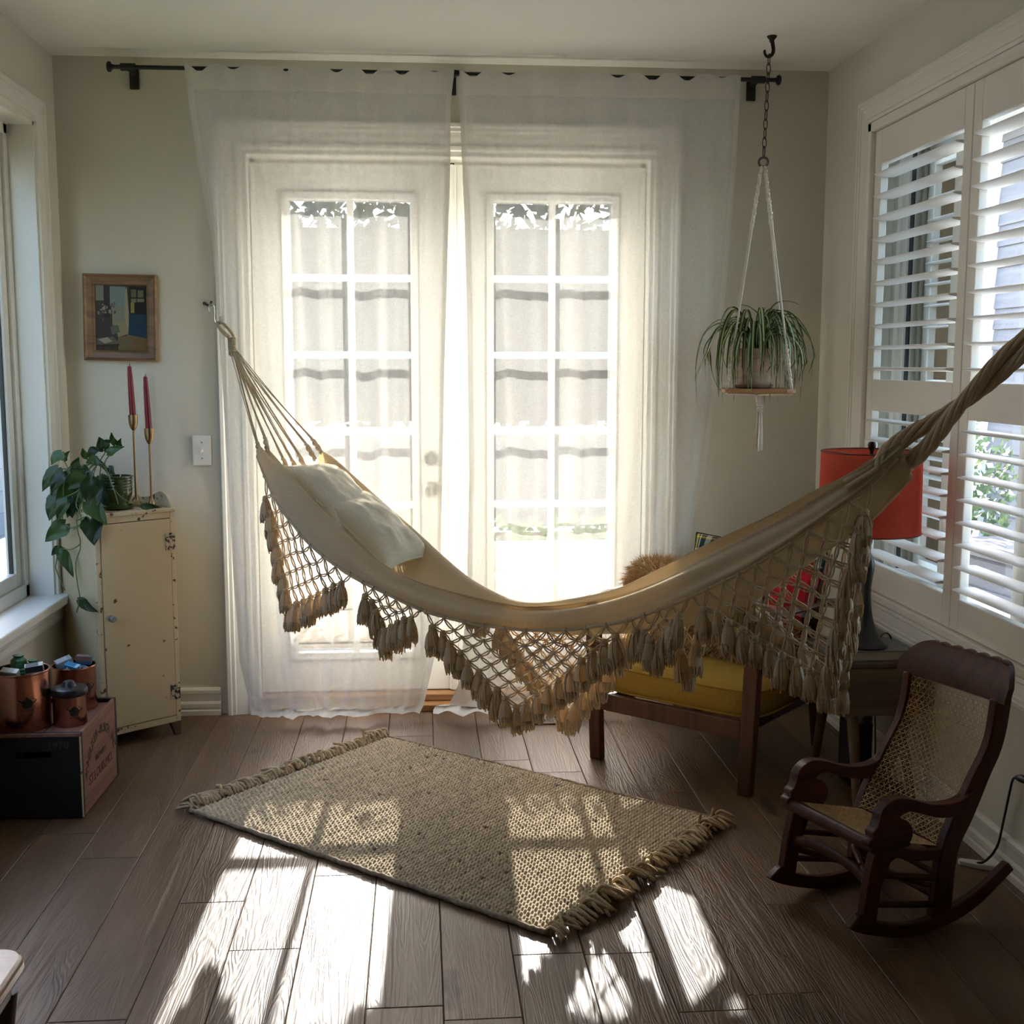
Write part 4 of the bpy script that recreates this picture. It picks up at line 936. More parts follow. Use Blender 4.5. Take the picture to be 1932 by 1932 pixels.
def canister(x, y, r, h, ang, label, lid=False, decal=.05):
    o = empty('copper_canister', (x, y, TZ), 0, label, 'canister', 'copper canisters on the crate')
    if lid:
        MB().lathe([(r * .97, 0), (r, .003), (r, h - .004), (r * 1.02, h - .002), (r * 1.02, h), (r * .96, h), (r * .95, .004), (.0001, .003)], 48, cap=False).build('body', M_COPPER, o)
        MB().lathe([(r * 1.02, h - .001), (r * 1.10, h + .003), (r * 1.12, h + .014), (r * 1.04, h + .022), (r * .8, h + .026), (r * .45, h + .026), (r * .40, h + .029), (r * .36, h + .038), (r * .28, h + .042), (.0001, h + .042)], 40).build('lid', M_BLACKP, o)
    else:
        MB().lathe([(r * .97, 0), (r, .004), (r, h - .006), (r * 1.025, h - .004), (r * 1.03, h - .001), (r * 1.02, h + .001), (r * .97, h), (r * .96, .004), (.0001, .003)], 56, cap=False).build('body', M_COPPER, o)
    dm = MB(); s = decal
    def cyl(u, v): a = ang + u / r; return ((r + .0006) * math.cos(a), (r + .0006) * math.sin(a), h * .50 + v)
    cen = cyl(0, 0); pts = [cyl(u * s, v * s) for u, v in TEAPOT]
    dm.add([cen] + pts, [(0, i + 1, (i + 1) % len(pts) + 1) for i in range(len(pts))])
    dm.tube([cyl(.30 * s + .012 * (s / .05) * math.sin(q), s * (.05 + .30 * (q / PI) - .02)) for q in [PI * k / 12 for k in range(13)]], .0011, 5)
    b = [cyl(s * (-.34 + .68 * k / 14), s * (-.36 + .03 * math.sin(k * 1.3))) for k in range(15)]; dm.tube(b, .0014, 5)
    dm.build('teapot_print', M_DECAL, o, angle=0); return o
c1 = canister(.092, -.925, .082, .178, math.radians(-62), 'largest copper canister, open and filled with packets, at the crate front by the wall')
mb = MB(); q = [math.radians(-62 + d) for d in (-16, -5.3, 5.3, 16)]
canister(.192, -.728, .067, .140, math.radians(-38), 'open copper canister of small blue boxes, at the back of the crate')
canister(.226, -.905, .049, .092, math.radians(-58), 'smallest copper canister with a black lid, at the crate front corner', lid=True, decal=.046)
# contents: boxes and packets
def box_thing(name, x, y, z, dims, rot, cols, label, cat, group):
    o = empty(name, (x, y, z), 0, label, cat, group); o.rotation_euler = rot; a, b, c = (d / 2 for d in dims)
    m = [pmat('printed_card_%d' % i, srgb(*q), .55) for i, q in enumerate(cols)]
    MB().box(-a, a, -b, b, -c, c).build('carton', m[0], o, smooth=False, bevel=.0008)
    if len(m) > 1:
        MB().box(-a * .96, a * .96, -b - .0005, -b + .0004, -c * .2, c * .92).build('printed_band', m[1], o, smooth=False)
        MB().box(-a * .9, a * .5, -b * .9, b * .9, c - .0003, c + .0005).build('printed_top', m[1], o, smooth=False)
    if len(m) > 2:
        t3 = MB(); t3.add([(-a * .9, -b - .0009, -c * .7), (a * .1, -b - .0009, -c * .7), (-a * .4, -b - .0009, c * .7)], [(0, 1, 2)]); t3.build('printed_triangle', m[2], o, smooth=False)
    return o
ZB = TZ + .140
G2 = 'small boxes in the back canister'
box_thing('small_box', .165, -.735, ZB + .006, (.05, .035, .03), (.15, -.30, .5), [(120, 122, 124), (150, 152, 150)], 'grey and white small box tilted on the rim of the back canister', 'box', G2)
box_thing('small_box', .197, -.765, ZB - .002, (.042, .026, .026), (.2, .25, -.2), [(150, 190, 205), (36, 120, 160), (220, 222, 214)], 'bright blue and white small box at the front of the back canister', 'box', G2)
box_thing('small_box', .218, -.705, ZB + .010, (.048, .034, .026), (-.05, .10, .15), [(36, 84, 100), (122, 84, 76)], 'teal small box with a reddish top, at the back of the back canister', 'box', G2)
box_thing('small_box', .226, -.755, ZB - .008, (.036, .026, .018), (.2, .3, .9), [(120, 140, 146), (60, 100, 120)], 'pale blue small box sunk deepest in the back canister', 'box', G2)
G1 = 'packets in the large canister'; ZC = TZ + .178
box_thing('small_box', .075, -.965, ZC - .004, (.050, .022, .03), (.4, .12, -.1), [(206, 200, 180), (176, 176, 158)], 'cream packet at the front of the largest canister', 'box', G1)
box_thing('small_box', .135, -.93, ZC + .000, (.052, .024, .034), (.25, -.1, .25), [(198, 194, 178), (48, 44, 46)], 'cream packet with a dark label, on the right inside the largest canister', 'box', G1)
M_GP = pmat('green_foil', srgb(34, 84, 48), .4, var=.3, vscale=30)
for gx, gy, gz_, gr, lab in ((.078, -.893, ZC + .012, .024, 'dark green wrapped packet standing highest in the largest canister'), (.118, -.885, ZC - .004, .022, 'dark green wrapped packet behind the cream ones in the largest canister'), (.102, -.935, ZC - .014, .016, 'olive green wrapped packet low in the middle of the largest canister')):
    mb = MB(); g2 = random.Random(gx); mb.lathe([(gr * .7, -gr * 1.2), (gr, -gr * .4), (gr * .9, gr * .4), (gr * .55, gr * .7), (gr * .7, gr * 1.0), (.0001, gr * .9)], 9, lobes=lambda a: 1 + .12 * math.sin(3 * a))
    o = empty('green_packet', (gx, gy, gz_), g2.random() * 3, lab, 'packet', 'green packets in the large canister'); mb.build('wrapper', M_GP, o, angle=25)
# ------------------------------------------------------------------ hanging plant shelf
HX, HY = 2.487, -.455
M_IRON = pmat('bronze_black_iron', (.03, .022, .016, 1), .45, metal=.6)
t = empty('ceiling_hook', (HX + .006, HY, RH), 0, 'black ceiling hook above the hanging spider plant', 'hook')
mb = MB(); mb.lathe([(.0001, 0), (.017, 0), (.016, -.004), (.009, -.012), (.0075, -.02)], 18, cap=False)
mb.tube(catmull([Vector(p) for p in [(0, 0, -.012), (.004, 0, -.03), (.006, 0, -.05), (-.002, 0, -.064), (-.016, 0, -.066), (-.024, 0, -.054), (-.023, 0, -.046)]], 26), [.0075 - .0035 * k / 25 for k in range(26)], 8); mb.build('hook', M_IRON, t)
ch = empty('hanging_chain', (HX - .002, HY, RH - .064), 0, 'dark oval-link chain between ceiling hook and plant hanger ring', 'chain')
def link_me():
    mb = MB(); mb.tube([(.0075 * math.cos(a), 0, .0185 * math.sin(a) * (1.0)) for a in [2 * PI * k / 20 for k in range(20)]], .0016, 6, closed=True); return mb.mesh('chain_link', M_IRON, True, 0)
lm = link_me(); NL = 11; ZT, ZBt = 0, (2.05 - (RH - .064))
for k in range(NL):
    link_mesh('chain_link', lm, ch, (-.010 * k / NL, 0, lerp(-.012, ZBt + .012, k / (NL - 1))), (0, 0, (0.35 if k % 2 else 1.75)))
M_COT = cloth_mat('white_cotton_rope', srgb(240, 232, 216), .15, srgb(240, 232, 216), weave=700, bump=.5, var=.08)
hs = empty('plant_hanger', (HX - .012, HY, 1.262), math.radians(-13), 'macrame rope plant hanger with a square wooden shelf and long tassel', 'plant hanger')
RZ = 2.028 - 1.262
MB().tube([(.0155 * math.cos(a), 0, RZ + .0155 * math.sin(a)) for a in [2 * PI * k / 28 for k in range(28)]], .0042, 8, closed=True).build('ring', pmat('dark_bronze_ring', (.10, .09, .075, 1), .35, metal=.8), hs)
M_BOARD = wood_mat('pale_shelf_wood', srgb(150, 106, 66), srgb(196, 150, 104), .5, axis=0)
hb = .123; poly = [(hb * sx - sx * c1, hb * sy - sy * c2) for sx, sy, seq in ((1, 1, 0), (-1, 1, 1), (-1, -1, 0), (1, -1, 1)) for c1, c2 in (((0, .03), (.009, .009), (.03, 0)) if not seq else ((.03, 0), (.009, .009), (0, .03)))]
mb = MB(); mb.prism(poly, -.013, 0, lambda a, b, d: (a, b, d)); mb.build('shelf_board', M_BOARD, hs, smooth=False, bevel=.002)
for k, (sx, sy) in enumerate(((-1, -1), (1, -1), (-1, 1), (1, 1))):
    foot = Vector((sx * .108, sy * .108, -.002)); topv = Vector((sx * .006, sy * .003, RZ - .016)); mb = MB()
    d = foot - topv
    for s in range(4):
        path = []
        for i in range(40):
            t_ = i / 39; p = topv + d * t_; wgt = (.0045 if (t_ < .26 or t_ > .80) else .0022); an = s * PI / 2 + (26 * min(t_, .26) + 26 * max(0, t_ - .80))
            path.append((p.x + wgt * math.cos(an), p.y + wgt * math.sin(an), p.z))
        mb.tube(path, .0016, 5)
    # sinnet knots at both ends of each rope
    for a0, a1, n in ((.0, .26, 15), (.80, 1.0, 9)):
        for i in range(n):
            p = topv + d * lerp(a0, a1, i / n); mb.lathe([(.0001, -.006), (.0056, -.003), (.0062, .001), (.0001, .006)], 7, c=(p.x + .002 * math.sin(i * 2.2), p.y + .002 * math.cos(i * 2.2), p.z), cap=False)
    mb.tube([tuple(foot + Vector((0, 0, .004))), tuple(foot + Vector((0, 0, -.016)))], .005, 8)
    mb.build('rope', M_COT, hs, angle=0)
mb = MB()
for s in range(4):
    sx, sy = ((-1, -1), (1, -1), (-1, 1), (1, 1))[s]; mb.tube([(sx * .108, sy * .108, -.016), (sx * .05, sy * .05, -.019), (sx * .004, sy * .004, -.022)], .0042, 6)
mb.tube([(0, 0, -.018), (.004, 0, -.04), (.010, 0, -.062)], [.006, .0085, .009], 10)
for i in range(4): mb.tube([(.010 + .0095 * math.cos(q), .0095 * math.sin(q), -.060 - .006 * i) for q in [2 * PI * j / 12 for j in range(12)]], .0024, 5, closed=True)
mb.build('under_knot', M_COT, hs, angle=0)
mb = MB(); q5 = random.Random(9)
for i in range(46):
    a = q5.uniform(0, 6.28); r = .010 * math.sqrt(q5.random()); L = .135 * q5.uniform(.88, 1.04); sp = q5.uniform(1.0, 1.9)
    mb.tube([(.010 + r * .8 * math.cos(a), r * .8 * math.sin(a), -.080), (.011 + r * 1.1 * math.cos(a), r * math.sin(a), -.080 - L * .4), (.010 + r * sp * math.cos(a), r * sp * math.sin(a), -.080 - L)], .0018, 5)
mb.build('tassel', M_COT, hs, angle=0)
# ---- spider plant
SPO = Vector((HX - .022, HY + .01, 1.262))
sp_ = empty('spider_plant', SPO, 0, 'spider plant with striped arching leaves in a clay pot on the hanging shelf', 'plant')
M_CLAY = pmat('pale_clay', srgb(186, 160, 136), .8, var=.18, vscale=9, stretch=(1, 1, 8), bump=.4, bscale=90)
M_CLAY2 = pmat('clay_saucer', srgb(142, 112, 88), .75, var=.1)
MB().lathe([(.052, .010), (.058, .022), (.0645, .085), (.0665, .104), (.070, .106), (.071, .136), (.067, .138), (.064, .125), (.0001, .120)], 40, cap=False).build('pot', M_CLAY, sp_, angle=50)
MB().lathe([(.056, 0), (.064, .004), (.067, .013), (.064, .014), (.058, .009), (.0001, .008)], 36).build('saucer', M_CLAY2, sp_)
MB().lathe([(.0001, .124), (.064, .123)], 24, cap=False).build('soil', M_SOIL, sp_)
M_SPG = leafy('spider_leaf_green', srgb(36, 58, 26), srgb(76, 100, 46), .4, .25); M_SPC = leafy('spider_leaf_cream', srgb(170, 182, 120), srgb(206, 210, 158), .4, .3)
def spider_leaf(path, w, twist=0.0):
    P = catmull([Vector(p) for p in path], 18); rows = []
    for i, p in enumerate(P):
        t = i / 17; T = (P[min(i + 1, 17)] - P[max(i - 1, 0)]).normalized(); S = T.cross(Vector((0, 0, 1)))
        if S.length < .05: S = Vector((T.y, -T.x, 0)) if (abs(T.x) + abs(T.y)) > 1e-4 else Vector((1, 0, 0))
        S.normalize(); Nn = S.cross(T); S2 = S * math.cos(twist * t) + Nn * math.sin(twist * t); N2 = Nn * math.cos(twist * t) - S * math.sin(twist * t)
        ww = w * (.55 + .9 * t if t < .4 else .91) * (1 - max(0, (t - .55) / .45) ** 1.6) + .0004
        rows.append([tuple(p + S2 * (ww * e) + N2 * (abs(e) * ww * .45)) for e in (-1, -.34, .34, 1)])
    mb = MB(); n = len(rows)
    vs = [p for r in rows for p in r]; fs = []; mi = []
    for i in range(n - 1):
        for k in range(3): fs.append((i * 4 + k, i * 4 + k + 1, (i + 1) * 4 + k + 1, (i + 1) * 4 + k)); mi.append(1 if k == 1 else 0)
    mb.v = vs; mb.f = fs; mb.m = mi; return mb.build('leaf', [M_SPG, M_SPC], sp_, angle=0)
sq = random.Random(12)
# measured outer leaves (x, z relative to the pot; y spread), then filler
KEY = [[(-.02, 0, .13), (-.06, -.03, .205), (-.115, -.05, .20), (-.15, -.06, .12), (-.185, -.06, .03)], [(-.01, 0, .13), (-.05, -.03, .24), (-.085, -.05, .265), (-.11, -.06, .21), (-.11, -.06, .12), (-.085, -.07, .05)],
       [(0, 0, .13), (.04, .02, .24), (.07, .03, .285), (.11, .04, .29), (.145, .05, .278)], [(0, 0, .13), (.01, -.02, .22), (-.02, -.03, .265), (-.055, -.02, .278)], [(.01, 0, .13), (.0, -.02, .20), (.025, -.02, .272)],
       [(.02, 0, .13), (.08, -.02, .235), (.13, -.02, .20), (.165, -.03, .12), (.15, -.03, .05)], [(.02, .02, .13), (.09, .04, .22), (.15, .06, .17), (.165, .06, .08), (.135, .06, .015)], [(.02, 0, .13), (.06, -.05, .25), (.09, -.07, .22), (.105, -.08, .12), (.08, -.08, .055)],
       [(-.02, 0, .13), (-.08, .0, .20), (-.125, .01, .16), (-.125, .02, .08), (-.10, .01, .005), (-.06, -.01, -.008)], [(0, -.02, .13), (-.01, -.07, .20), (0, -.10, .16), (.02, -.11, .085), (.01, -.11, .06)], [(0, -.02, .13), (.04, -.08, .21), (.07, -.11, .16), (.075, -.12, .06)],
       [(-.02, -.02, .13), (-.05, -.07, .19), (-.075, -.10, .12), (-.07, -.10, .03)], [(0, 0, .13), (.03, -.04, .235), (.05, -.06, .255), (.09, -.07, .24), (.12, -.07, .16), (.10, -.08, .08)]]
for p in KEY: spider_leaf([(a * 1.22, b, (c - .13) * 1.06 + .13) for a, b, c in p], sq.uniform(.0075, .0105), sq.uniform(-.5, .5))
for k in range(64):
    a = k * 2.39996 + sq.uniform(-.3, .3); R = sq.uniform(.07, .19); up = sq.uniform(.05, .15); dr = sq.uniform(.02, .17); ca, sa = math.cos(a), math.sin(a) * .8
    spider_leaf([(.012 * ca, .012 * sa, .125), (R * .35 * ca, R * .35 * sa, .13 + up * .75), (R * .7 * ca, R * .7 * sa, .13 + up * .95), (R * ca, R * sa, .13 + up * .45), (R * 1.12 * ca, R * 1.12 * sa, .13 + up * .3 - dr * .7), (R * 1.1 * ca, R * 1.1 * sa, .11 - dr)], sq.uniform(.0055, .0085), sq.uniform(-.7, .7))
# ------------------------------------------------------------------ armchair in the corner
M_TEAK = wood_mat('dark_teak', srgb(58, 32, 20), srgb(98, 58, 36), .42, axis=2, scale=.8)
M_MUST = cloth_mat('mustard_wool', srgb(158, 128, 62), .04, srgb(170, 136, 66), weave=420, bump=.7, var=.12)
AA = math.atan2(-.68162, .73170)
AO = Vector((1.898, -.618, 0))
arm = empty('armchair', AO, AA, 'mustard yellow armchair with a dark wood frame, behind the hammock in the room corner', 'armchair')
def leg_bar(nm, p0, p1, sx, sy, s1=1.0, parent=arm, mat=M_TEAK, bev=.004):
    mb = MB(); vs = []
    for p, s in ((p0, s1), (p1, 1.0)): vs += [(p[0] + a * sx * s, p[1] + b * sy * s, p[2]) for a, b in ((-1, -1), (1, -1), (1, 1), (-1, 1))]
    mb.add(vs, [(3, 2, 1, 0), (4, 5, 6, 7)] + [(i, (i + 1) % 4, 4 + (i + 1) % 4, 4 + i) for i in range(4)]); return mb.build(nm, mat, parent, smooth=False, bevel=bev)
leg_bar('leg', (.004, 0, 0), (-.012, -.012, .55), .024, .018, .9); leg_bar('leg', (.566, 0, 0), (.594, -.012, .55), .026, .018, .9)
leg_bar('leg', (.05, .60, 0), (.05, .53, .40), .02, .018, .8); leg_bar('leg', (.535, .60, 0), (.535, .53, .40), .02, .018, .8)
MB().box(.02, .55, -.012, .012, .178, .238).build('front_rail', M_TEAK, arm, smooth=False, bevel=.004)
for x in (.035, .535): MB().box(x - .012, x + .012, .01, .56, .185, .225).build('side_rail', M_TEAK, arm, smooth=False, bevel=.003)
MB().box(.05, .535, .535, .56, .19, .236).build('rear_rail', M_TEAK, arm, smooth=False, bevel=.003)
for x, s in ((-.018, 1), (.592, 1)):
    pts = [Vector(p) for p in ((x, -.05, .552), (x, .05, .562), (x, .25, .556), (x, .45, .545), (x, .585, .53))]
    mb = MB(); mb.tube(catmull(pts, 18), .029, 12, flat=.42, up=(1, 0, 0)); mb.build('armrest', M_TEAK, arm)
for x in (.05, .535): leg_bar('back_post', (x, .53, .40), (x, .635, .685), .018, .014, 1.1)
for z, y in ((.42, .545), (.50, .575), (.58, .605), (.66, .626)): MB().box(.05, .535, y - .008, y + .008, z - .016, z + .016).build('back_slat', M_TEAK, arm, smooth=False, bevel=.003)
def seat_cushion(x0, x1, y0, y1, z0, z1, crown, mat, name, parent):
    mb = MB(); n = 22; rows = []
    def rp(i): return -1 + 2 * i / n
    se = 7.0
    def side(u, v):     # squircle outline point
        k = (abs(u) ** se + abs(v) ** se) ** (1 / se) or 1; return u / k, v / k
    ring = []
    for k in range(72):
        a = 2 * PI * k / 72; ring.append(side(math.cos(a), math.sin(a)))
    cx, cyy, hx, hy = (x0 + x1) / 2, (y0 + y1) / 2, (x1 - x0) / 2, (y1 - y0) / 2
    prof = [(.0, z0), (.55, z0), (.93, z0 + .002), (.985, z0 + .012), (1.0, z0 + .03), (1.0, z1 - .025), (.99, z1 - .008), (.965, z1), (.90, z1 + crown * .35), (.7, z1 + crown * .75), (.4, z1 + crown * .96), (.0, z1 + crown)]
    for f, z in prof: rows.append([(cx + hx * f * u, cyy + hy * f * v, z + .004 * noise.noise(Vector((u * f * 4, v * f * 4, z * 9)))) for u, v in ring])
    mb.grid(rows, closed=True); o = mb.build(name, mat, parent, angle=0)
    for zz, ff in ((z0 + .010, .988), (z1 - .004, .985)):
        p = MB(); p.tube([(cx + hx * ff * u * 1.004, cyy + hy * ff * v * 1.004, zz) for u, v in ring], .0042, 6, closed=True); p.build('piping', mat, o, angle=0)
    return o
seat_cushion(.0, .60, .006, .55, .236, .330, .032, M_MUST, 'seat_cushion', arm)
bc = MB(); Mb = Matrix.Translation((.29, .505, .47)) @ Matrix.Rotation(math.radians(-72), 4, 'X')
cm, _e = cushion_mesh(.50, .28, .12, 5, 20, .03); cm.v = [tuple(Mb @ Vector(p)) for p in cm.v]; cm.build('back_cushion', M_MUST, arm, angle=0)
Marm = Matrix.Translation(AO) @ Matrix.Rotation(AA, 4, 'Z')
# fur made of single tapering hairs
def fur(mb, pts, length, width, r, down=.35, curl=.4):
    for p, n in pts:
        n = Vector(n).normalized(); j = Vector((r.uniform(-1, 1), r.uniform(-1, 1), r.uniform(-1, 1))) * curl
        d = (n + j + Vector((0, 0, -down))).normalized(); L = length * r.uniform(.6, 1.25); s = d.orthogonal().normalized() * width
        s.rotate(Matrix.Rotation(r.uniform(0, 6.28), 3, d)); p = Vector(p); d2 = (d + Vector((0, 0, -down * .9)) + j * .4).normalized()
        m = p + d * L * .55; e = m + d2 * L * .5; b = len(mb.v)
        mb.v += [tuple(p - s), tuple(p + s), tuple(m - s * .75), tuple(m + s * .75), tuple(e)]; mb.f += [(b, b + 1, b + 3, b + 2), (b + 2, b + 3, b + 4)]; mb.m += [0, 0]
M_FUR = pmat('tan_faux_fur', srgb(176, 140, 92), .8, var=.0, alt=srgb(214, 184, 136), vscale=60, spec=.2)
M_FUR2 = pmat('brown_tipped_fur', srgb(120, 88, 56), .8, alt=srgb(206, 180, 142), vscale=45, spec=.2)
def fur_thing(name, label, M, fn, nseg, hairs, L, mat, seed, cat):
    o = empty(name, (0, 0, 0), 0, label, cat); o.matrix_world = M; r = random.Random(seed)
    mb = MB(); rows = [[fn(i / nseg, k / nseg) for k in range(nseg)] for i in range(nseg + 1)]; mb.grid(rows, closed=True); mb.build('cover', mat, o, angle=0)
    hb_ = MB(); pts = []
    for _ in range(hairs):
        i, k = math.acos(r.uniform(-1, 1)) / PI, r.random(); p = Vector(fn(i, k)); e = 1e-3
        du = Vector(fn(min(1, i + e), k)) - Vector(fn(max(0, i - e), k)); dv = Vector(fn(i, k + e)) - Vector(fn(i, k - e)); n = dv.cross(du)
        if n.length < 1e-12: n = p
        if n.dot(p) < 0: n = -n
        pts.append((p, n))
    fur(hb_, pts, L, .0013, r); tag(hb_.build('fur', mat, o, smooth=False), kind='stuff'); return o
def ell(a, b, c, lump=0.0, sd=0.0, pw=.8):
    def f(i, k):
        t, q = PI * i, 2 * PI * k; sp = lambda v, p: math.copysign(abs(v) ** p, v)
        x, y, z = a * sp(math.sin(t), pw) * sp(math.cos(q), pw), b * sp(math.sin(t), pw) * sp(math.sin(q), pw), c * sp(math.cos(t), pw)
        l = 1 + lump * noise.noise(Vector((x * 7 + sd, y * 7, z * 7))); return (x * l, y * l, z * l)
    return f
fur_thing('fur_cushion', 'fluffy tan faux fur cushion on the armchair, showing just above the hammock edge', Marm @ Matrix.Translation((.095, .325, .505)) @ Matrix.Rotation(math.radians(14), 4, 'X') @ Matrix.Rotation(math.radians(8), 4, 'Y'), ell(.175, .085, .15, .10, 3), 26, 6500, .034, M_FUR, 4, 'cushion')
fur_thing('fur_throw', 'shaggy brown and cream fur throw bunched on the mustard armchair seat', Marm @ Matrix.Translation((.34, .34, .405)), ell(.235, .11, .075, .22, 8), 26, 8000, .046, M_FUR2, 5, 'throw')
def tartan(u, v):
    def band(t):
        t = t % 1.0
        if t < .22: return 'r'
        if t < .26: return 'k'
        if t < .285: return 'w'
        if t < .325: return 'k'
        if t < .44: return 'g'
        if t < .465: return 'y'
        if t < .485: return 'k'
        if t < .51: return 'w'
        if t < .60: return 'k'
        if t < .68: return 'e'
        if t < .78: return 'k'
        return 'r'
    C = {'r': srgb(196, 36, 48), 'k': srgb(20, 20, 20), 'w': srgb(222, 216, 200), 'g': srgb(24, 84, 74), 'y': srgb(212, 188, 84), 'e': srgb(196, 190, 176)}
    a, b = C[band(u)], C[band(v)]; return tuple(x * .55 + y * .45 for x, y in zip(a[:3], b[:3]))
def tartan_cushion(name, label, w, h, d, seed, M):
    o = empty(name, (0, 0, 0), 0, label, 'cushion'); o.matrix_world = M; n = 90
    mb, edge = cushion_mesh(w, h, d, seed, n, .08); c = mb.build('cover', col_mat('tartan_wool', .9, .4, 500), o, angle=0)
    cols = []
    for s in range(2):
        for j in range(n):
            for i in range(n): cols.append(tartan(i / n * w / .26 + .42, j / n * h / .26 + .12))
    setcol(c, cols); e = MB(); e.tube(edge, .0032, 6, closed=True); e.build('seam', pmat('tartan_dark_seam', srgb(26, 24, 24), .9), o, angle=0); return o
tartan_cushion('tartan_cushion', 'red, black and green tartan cushion leaning on the armchair back', .50, .36, .13, 7, Marm @ Matrix.Translation((.37, .385, .565)) @ Matrix.Rotation(math.radians(74), 4, 'X') @ Matrix.Rotation(math.radians(-2), 4, 'Z'))
# ------------------------------------------------------------------ side table, books, lamp
M_TBL = wood_mat('grey_brown_table_wood', srgb(74, 62, 46), srgb(112, 96, 74), .5, axis=0, scale=.8)
M_TLEG = wood_mat('table_leg_wood', srgb(76, 60, 44), srgb(116, 94, 70), .5, axis=2, scale=.8)
TX0, TX1, TY0, TY1, TZ0, TZ1 = 2.552, 2.822, -1.15, -.80, .292, .455
tb = empty('side_table', ((TX0 + TX1) / 2, (TY0 + TY1) / 2, 0), 0, 'small box-shaped wooden side table on splayed legs under the red lamp', 'table')
hx, hy = (TX1 - TX0) / 2, (TY1 - TY0) / 2
mb = MB(); mb.box(-hx, hx, -hy + .016, hy, TZ0, TZ0 + .014); mb.box(-hx, -hx + .012, -hy + .016, hy, TZ0 + .014, TZ1 - .014); mb.box(hx - .012, hx, -hy + .016, hy, TZ0 + .014, TZ1 - .014); mb.box(-hx + .012, hx - .012, hy - .012, hy, TZ0 + .014, TZ1 - .014)
mb.build('carcass', M_TBL, tb, smooth=False, bevel=.0015)
MB().box(-hx, hx, -hy, hy, TZ1 - .014, TZ1).build('table_top', M_TBL, tb, smooth=False, bevel=.002)
MB().box(-hx + .001, hx - .001, -hy, -hy + .015, TZ0 + .001, TZ1 - .016).build('drawer_front', M_TBL, tb, smooth=False, bevel=.0015)
for sx in (-1, 1):
    for sy in (-1, 1):
        mb = MB(); a = Vector((sx * (hx - .062), sy * (hy - .055), TZ0)); b = Vector((sx * (hx - .068) + sx * (.012 if sx < 0 else .030), sy * (hy + .028 if sy < 0 else hy + .02) , 0.0))
        if sx > 0: b.x = min(b.x, hx - .02)
        mb.tube([a, b], [.0185, .0115], 16); mb.build('leg', M_TLEG, tb)
M_COVER = pmat('grey_book_cover', srgb(96, 96, 94), .45, var=.25, vscale=14); M_PAGES = pmat('book_page_edges', srgb(176, 168, 150), .8, var=.08, vscale=200, stretch=(.05, .05, 1))
bk = empty('book', (2.667, -1.035, TZ1), math.radians(1), 'thick grey hardback book under the lamp on the side table', 'book')
MB().box(-.108, .108, -.085, .085, .003, .028).build('pages', M_PAGES, bk, smooth=False)
mb = MB(); mb.box(-.112, .112, -.089, .089, 0, .003); mb.box(-.112, .112, -.089, .089, .028, .031); mb.box(-.112, -.108, -.089, .089, .003, .028); mb.build('cover', M_COVER, bk, smooth=False, bevel=.0008)
mb = MB(); m_ = random.Random(3)
for k in range(7): y = -.06 + .018 * k; mb.box(-.09 + .02 * m_.random(), .02 + .07 * m_.random(), y, y + .004, .0305, .0315)
mb.build('cover_print', pmat('pale_cover_print', srgb(150, 148, 140), .5), bk, smooth=False)
LX, LY, LZ = 2.660, -1.05, TZ1 + .031
lamp = empty('table_lamp', (LX, LY, LZ), 0, 'table lamp with a red drum shade and black trumpet base', 'lamp')
MB().lathe([(.0001, 0), (.066, 0), (.070, .004), (.069, .008), (.058, .016), (.044, .032), (.032, .055), (.023, .085), (.017, .12), (.0145, .155), (.0150, .185), (.0185, .215), (.0225, .24), (.0225, .255), (.017, .275), (.010, .29), (.0075, .31), (.012, .318), (.0135, .326), (.012, .334), (.0075, .342), (.0001, .343)], 40, cap=False).build('base', pmat('black_lamp_metal', (.014, .015, .016, 1), .38), lamp)
MB().tube([(0, 0, .34), (0, 0, .41)], .006, 10).build('stem', M_BLACK, lamp)
mb = MB(); mb.lathe([(.016, .40), (.018, .43), (.013, .44)], 16); mb.build('socket', M_BLACKP, lamp)
MB().lathe([(.013, .44), (.028, .475), (.030, .50), (.020, .525), (.0001, .533)], 20, cap=False).build('bulb', pmat('unlit_frosted_bulb', srgb(226, 222, 212), .3), lamp)
def red_shade():
    m = cloth_mat('red_shade_linen', srgb(186, 80, 64), .35, srgb(206, 92, 70), weave=420, bump=.35, var=.10); return m
SZ0, SZ1, SR = .354, .598, .150
sh = MB(); sh.lathe([(SR + .002, SZ0), (SR - .002, SZ1)], 72, cap=False); shd = sh.build('lamp_shade', red_shade(), lamp, angle=0)
mb = MB()
for z, r in ((SZ0, SR + .002), (SZ1, SR - .002)): mb.tube([(r * math.cos(a), r * math.sin(a), z) for a in [2 * PI * k / 72 for k in range(72)]], .0022, 6, closed=True)
mb.build('shade_rim', pmat('dark_red_binding', srgb(110, 34, 30), .7), shd)
mb = MB()
for k in range(3): a = 2 * PI * k / 3 + .4; mb.tube([(0, 0, SZ1 - .014), ((SR - .004) * math.cos(a), (SR - .004) * math.sin(a), SZ1 - .003)], .0018, 6)
mb.tube([(.022, 0, .43), (.05, 0, .46), (.055, 0, .52), (.03, 0, .57), (0, 0, .584), (-.03, 0, .57), (-.055, 0, .52), (-.05, 0, .46), (-.022, 0, .43)], .0016, 6); mb.build('harp', M_STEEL, lamp)
MB().lathe([(.005, SZ1 - .016), (.006, SZ1 + .002), (.011, SZ1 + .010), (.0125, SZ1 + .020), (.010, SZ1 + .029), (.0001, SZ1 + .031)], 18).build('finial', M_BLACK, lamp)
MB().tube(catmull([Vector(p) for p in [(.05, .03, .006), (.085, .06, .022), (.115, .09, .012), (.138, .12, -.03), (.145, .22, -.06), (.150, .27, -.22), (.146, .24, -.40), (.150, .25, -.478)]], 40), .0026, 6).build('cord', M_BLACKP, lamp)
